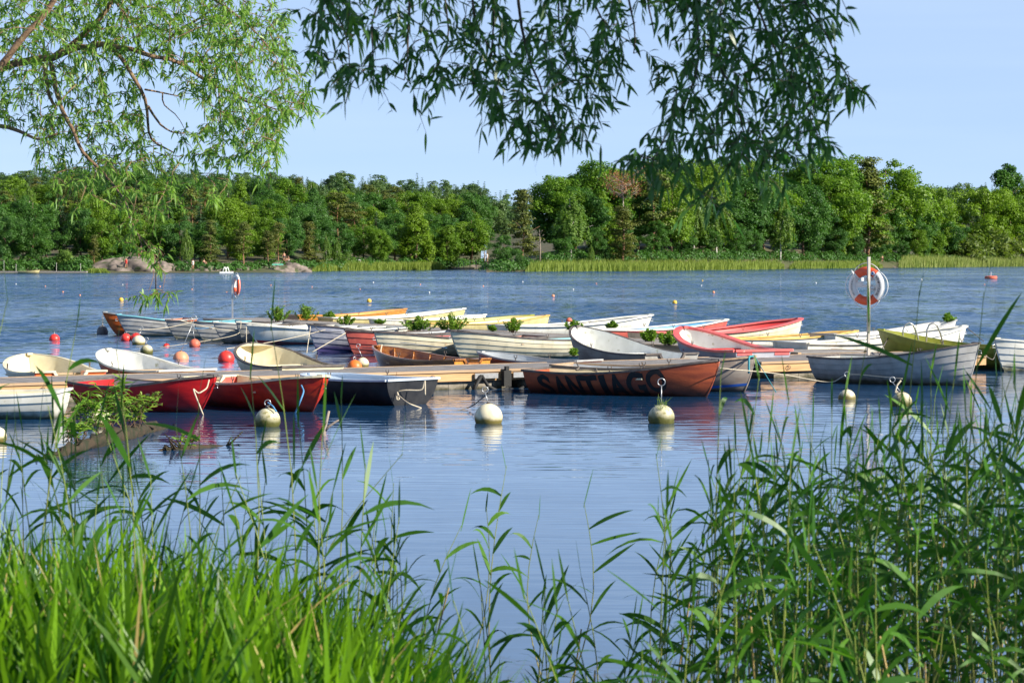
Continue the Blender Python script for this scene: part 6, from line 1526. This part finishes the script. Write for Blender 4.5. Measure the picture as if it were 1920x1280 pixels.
polyR = [(1275, -70), (1290, 60), (1285, 120), (1245, 215), (1210, 262), (1225, 290), (1290, 300), (1330, 310), (1420, 308), (1500, 300), (1560, 270), (1580, 240), (1570, 190), (1612, 165), (1590, 130), (1565, 90), (1580, 40), (1590, -70)]
S1 = sample(polyM, 330, rng, D1, 0.45, dens=lambda x, y: 1.0 if y < 150 or x > 900 else 0.6)
S2 = sample(polyR, 320, rng, D1, 0.5)
S3 = sample([(1215, 90), (1260, 110), (1265, 200), (1215, 160)], 6, rng, D1, 0.1) + sample([(1190, -30), (1290, -30), (1290, 25), (1190, 10)], 14, rng, D1, 0.3) + sample([(1290, 340), (1370, 345), (1380, 385), (1300, 380)], 7, rng, D1 - 0.4, 0.2) + sample([(1390, 330), (1520, 330), (1500, 350), (1400, 352)], 4, rng, D1 - 0.3, 0.2)
S4 = sample([(1150, 280), (1240, 290), (1290, 320), (1180, 320)], 12, rng, D1 - 0.3, 0.2) + sample([(1580, 150), (1622, 160), (1605, 180)], 3, rng, D1, 0.1) + sample([(590, 0), (540, 30), (600, 60)], 3, rng, D1, 0.1) + sample([(-60, -60), (2, -60), (0, 2)], 0, rng, D1, 0.1)
g2.reach(S1 + S2 + S3 + S4, 0.0026)
lb2 = g2.leaves(9, 0.072, 0.0175, S=5, down=0.55, twig=0.10, droop=(0.1, 0.7))
tr = MB(); tr.tube([(tx, ty, -0.4), (tx + 0.05, ty, 1.5), (tx - 0.05, ty, 3.0), tuple(fork), (tx - 0.1, ty, 5.6), (tx + 0.2, ty, 7)], [0.30, 0.25, 0.22, 0.19, 0.12, 0.05], 12)
for q_ in ((tx + 1.6, ty - 0.6, 6.2), (tx + 0.4, ty - 1.6, 6.0), (tx + 1.2, ty + 1.4, 6.4)): tr.tube([tuple(fork), ((fork.x + q_[0]) / 2, (fork.y + q_[1]) / 2, 5.3), q_], [0.12, 0.08, 0.03], 8)
shift(tr, (tx, ty, 0.1)).build('trunk', M['bark_shaded'], dw, True); shift(g2.tb, (tx, ty, 0.1)).build('branches', M['bark_shaded'], dw, True)
rc_ = np.random.default_rng(6); cc = unit(rc_.normal(size=(9000, 3))) * rc_.uniform(0.2, 1, (9000, 1)) ** 0.4 * np.array([2.5, 2.3, 1.5]) + np.array([4.0, 8.4, 6.6])  # unseen part of the crown, shaped to shade the hanging branches
c2_ = unit(rc_.normal(size=(2600, 3))) * rc_.uniform(0.1, 1, (2600, 1)) ** 0.4 * np.array([1.3, 2.2, 1.2]) + np.array([4.9, 8.3, 3.2])  # unseen low foliage, added to throw dappled shade on the reed bed
keep = cc[:, 2] > H + 0.118 * np.maximum(cc[:, 1], 1) + 0.25; cc = np.concatenate([cc[keep], c2_[c2_[:, 0] > 0.2286 * np.maximum(c2_[:, 1], 1) + 0.5]])
Vc, Qc = ribbons(cc, rc_.normal(size=cc.shape), np.full(len(cc), 0.16), np.full(len(cc), 0.045), np.full(len(cc), 0.4), rc_, 3, np.array([0.05, 1, 0.9, 0.05])); lb2.add(Vc, Qc, np.repeat(rc_.uniform(0.001, 1, len(cc)), 8))
shift(lb2, (tx, ty, 0.1)).build('crown', M['willow_shaded'], dw)
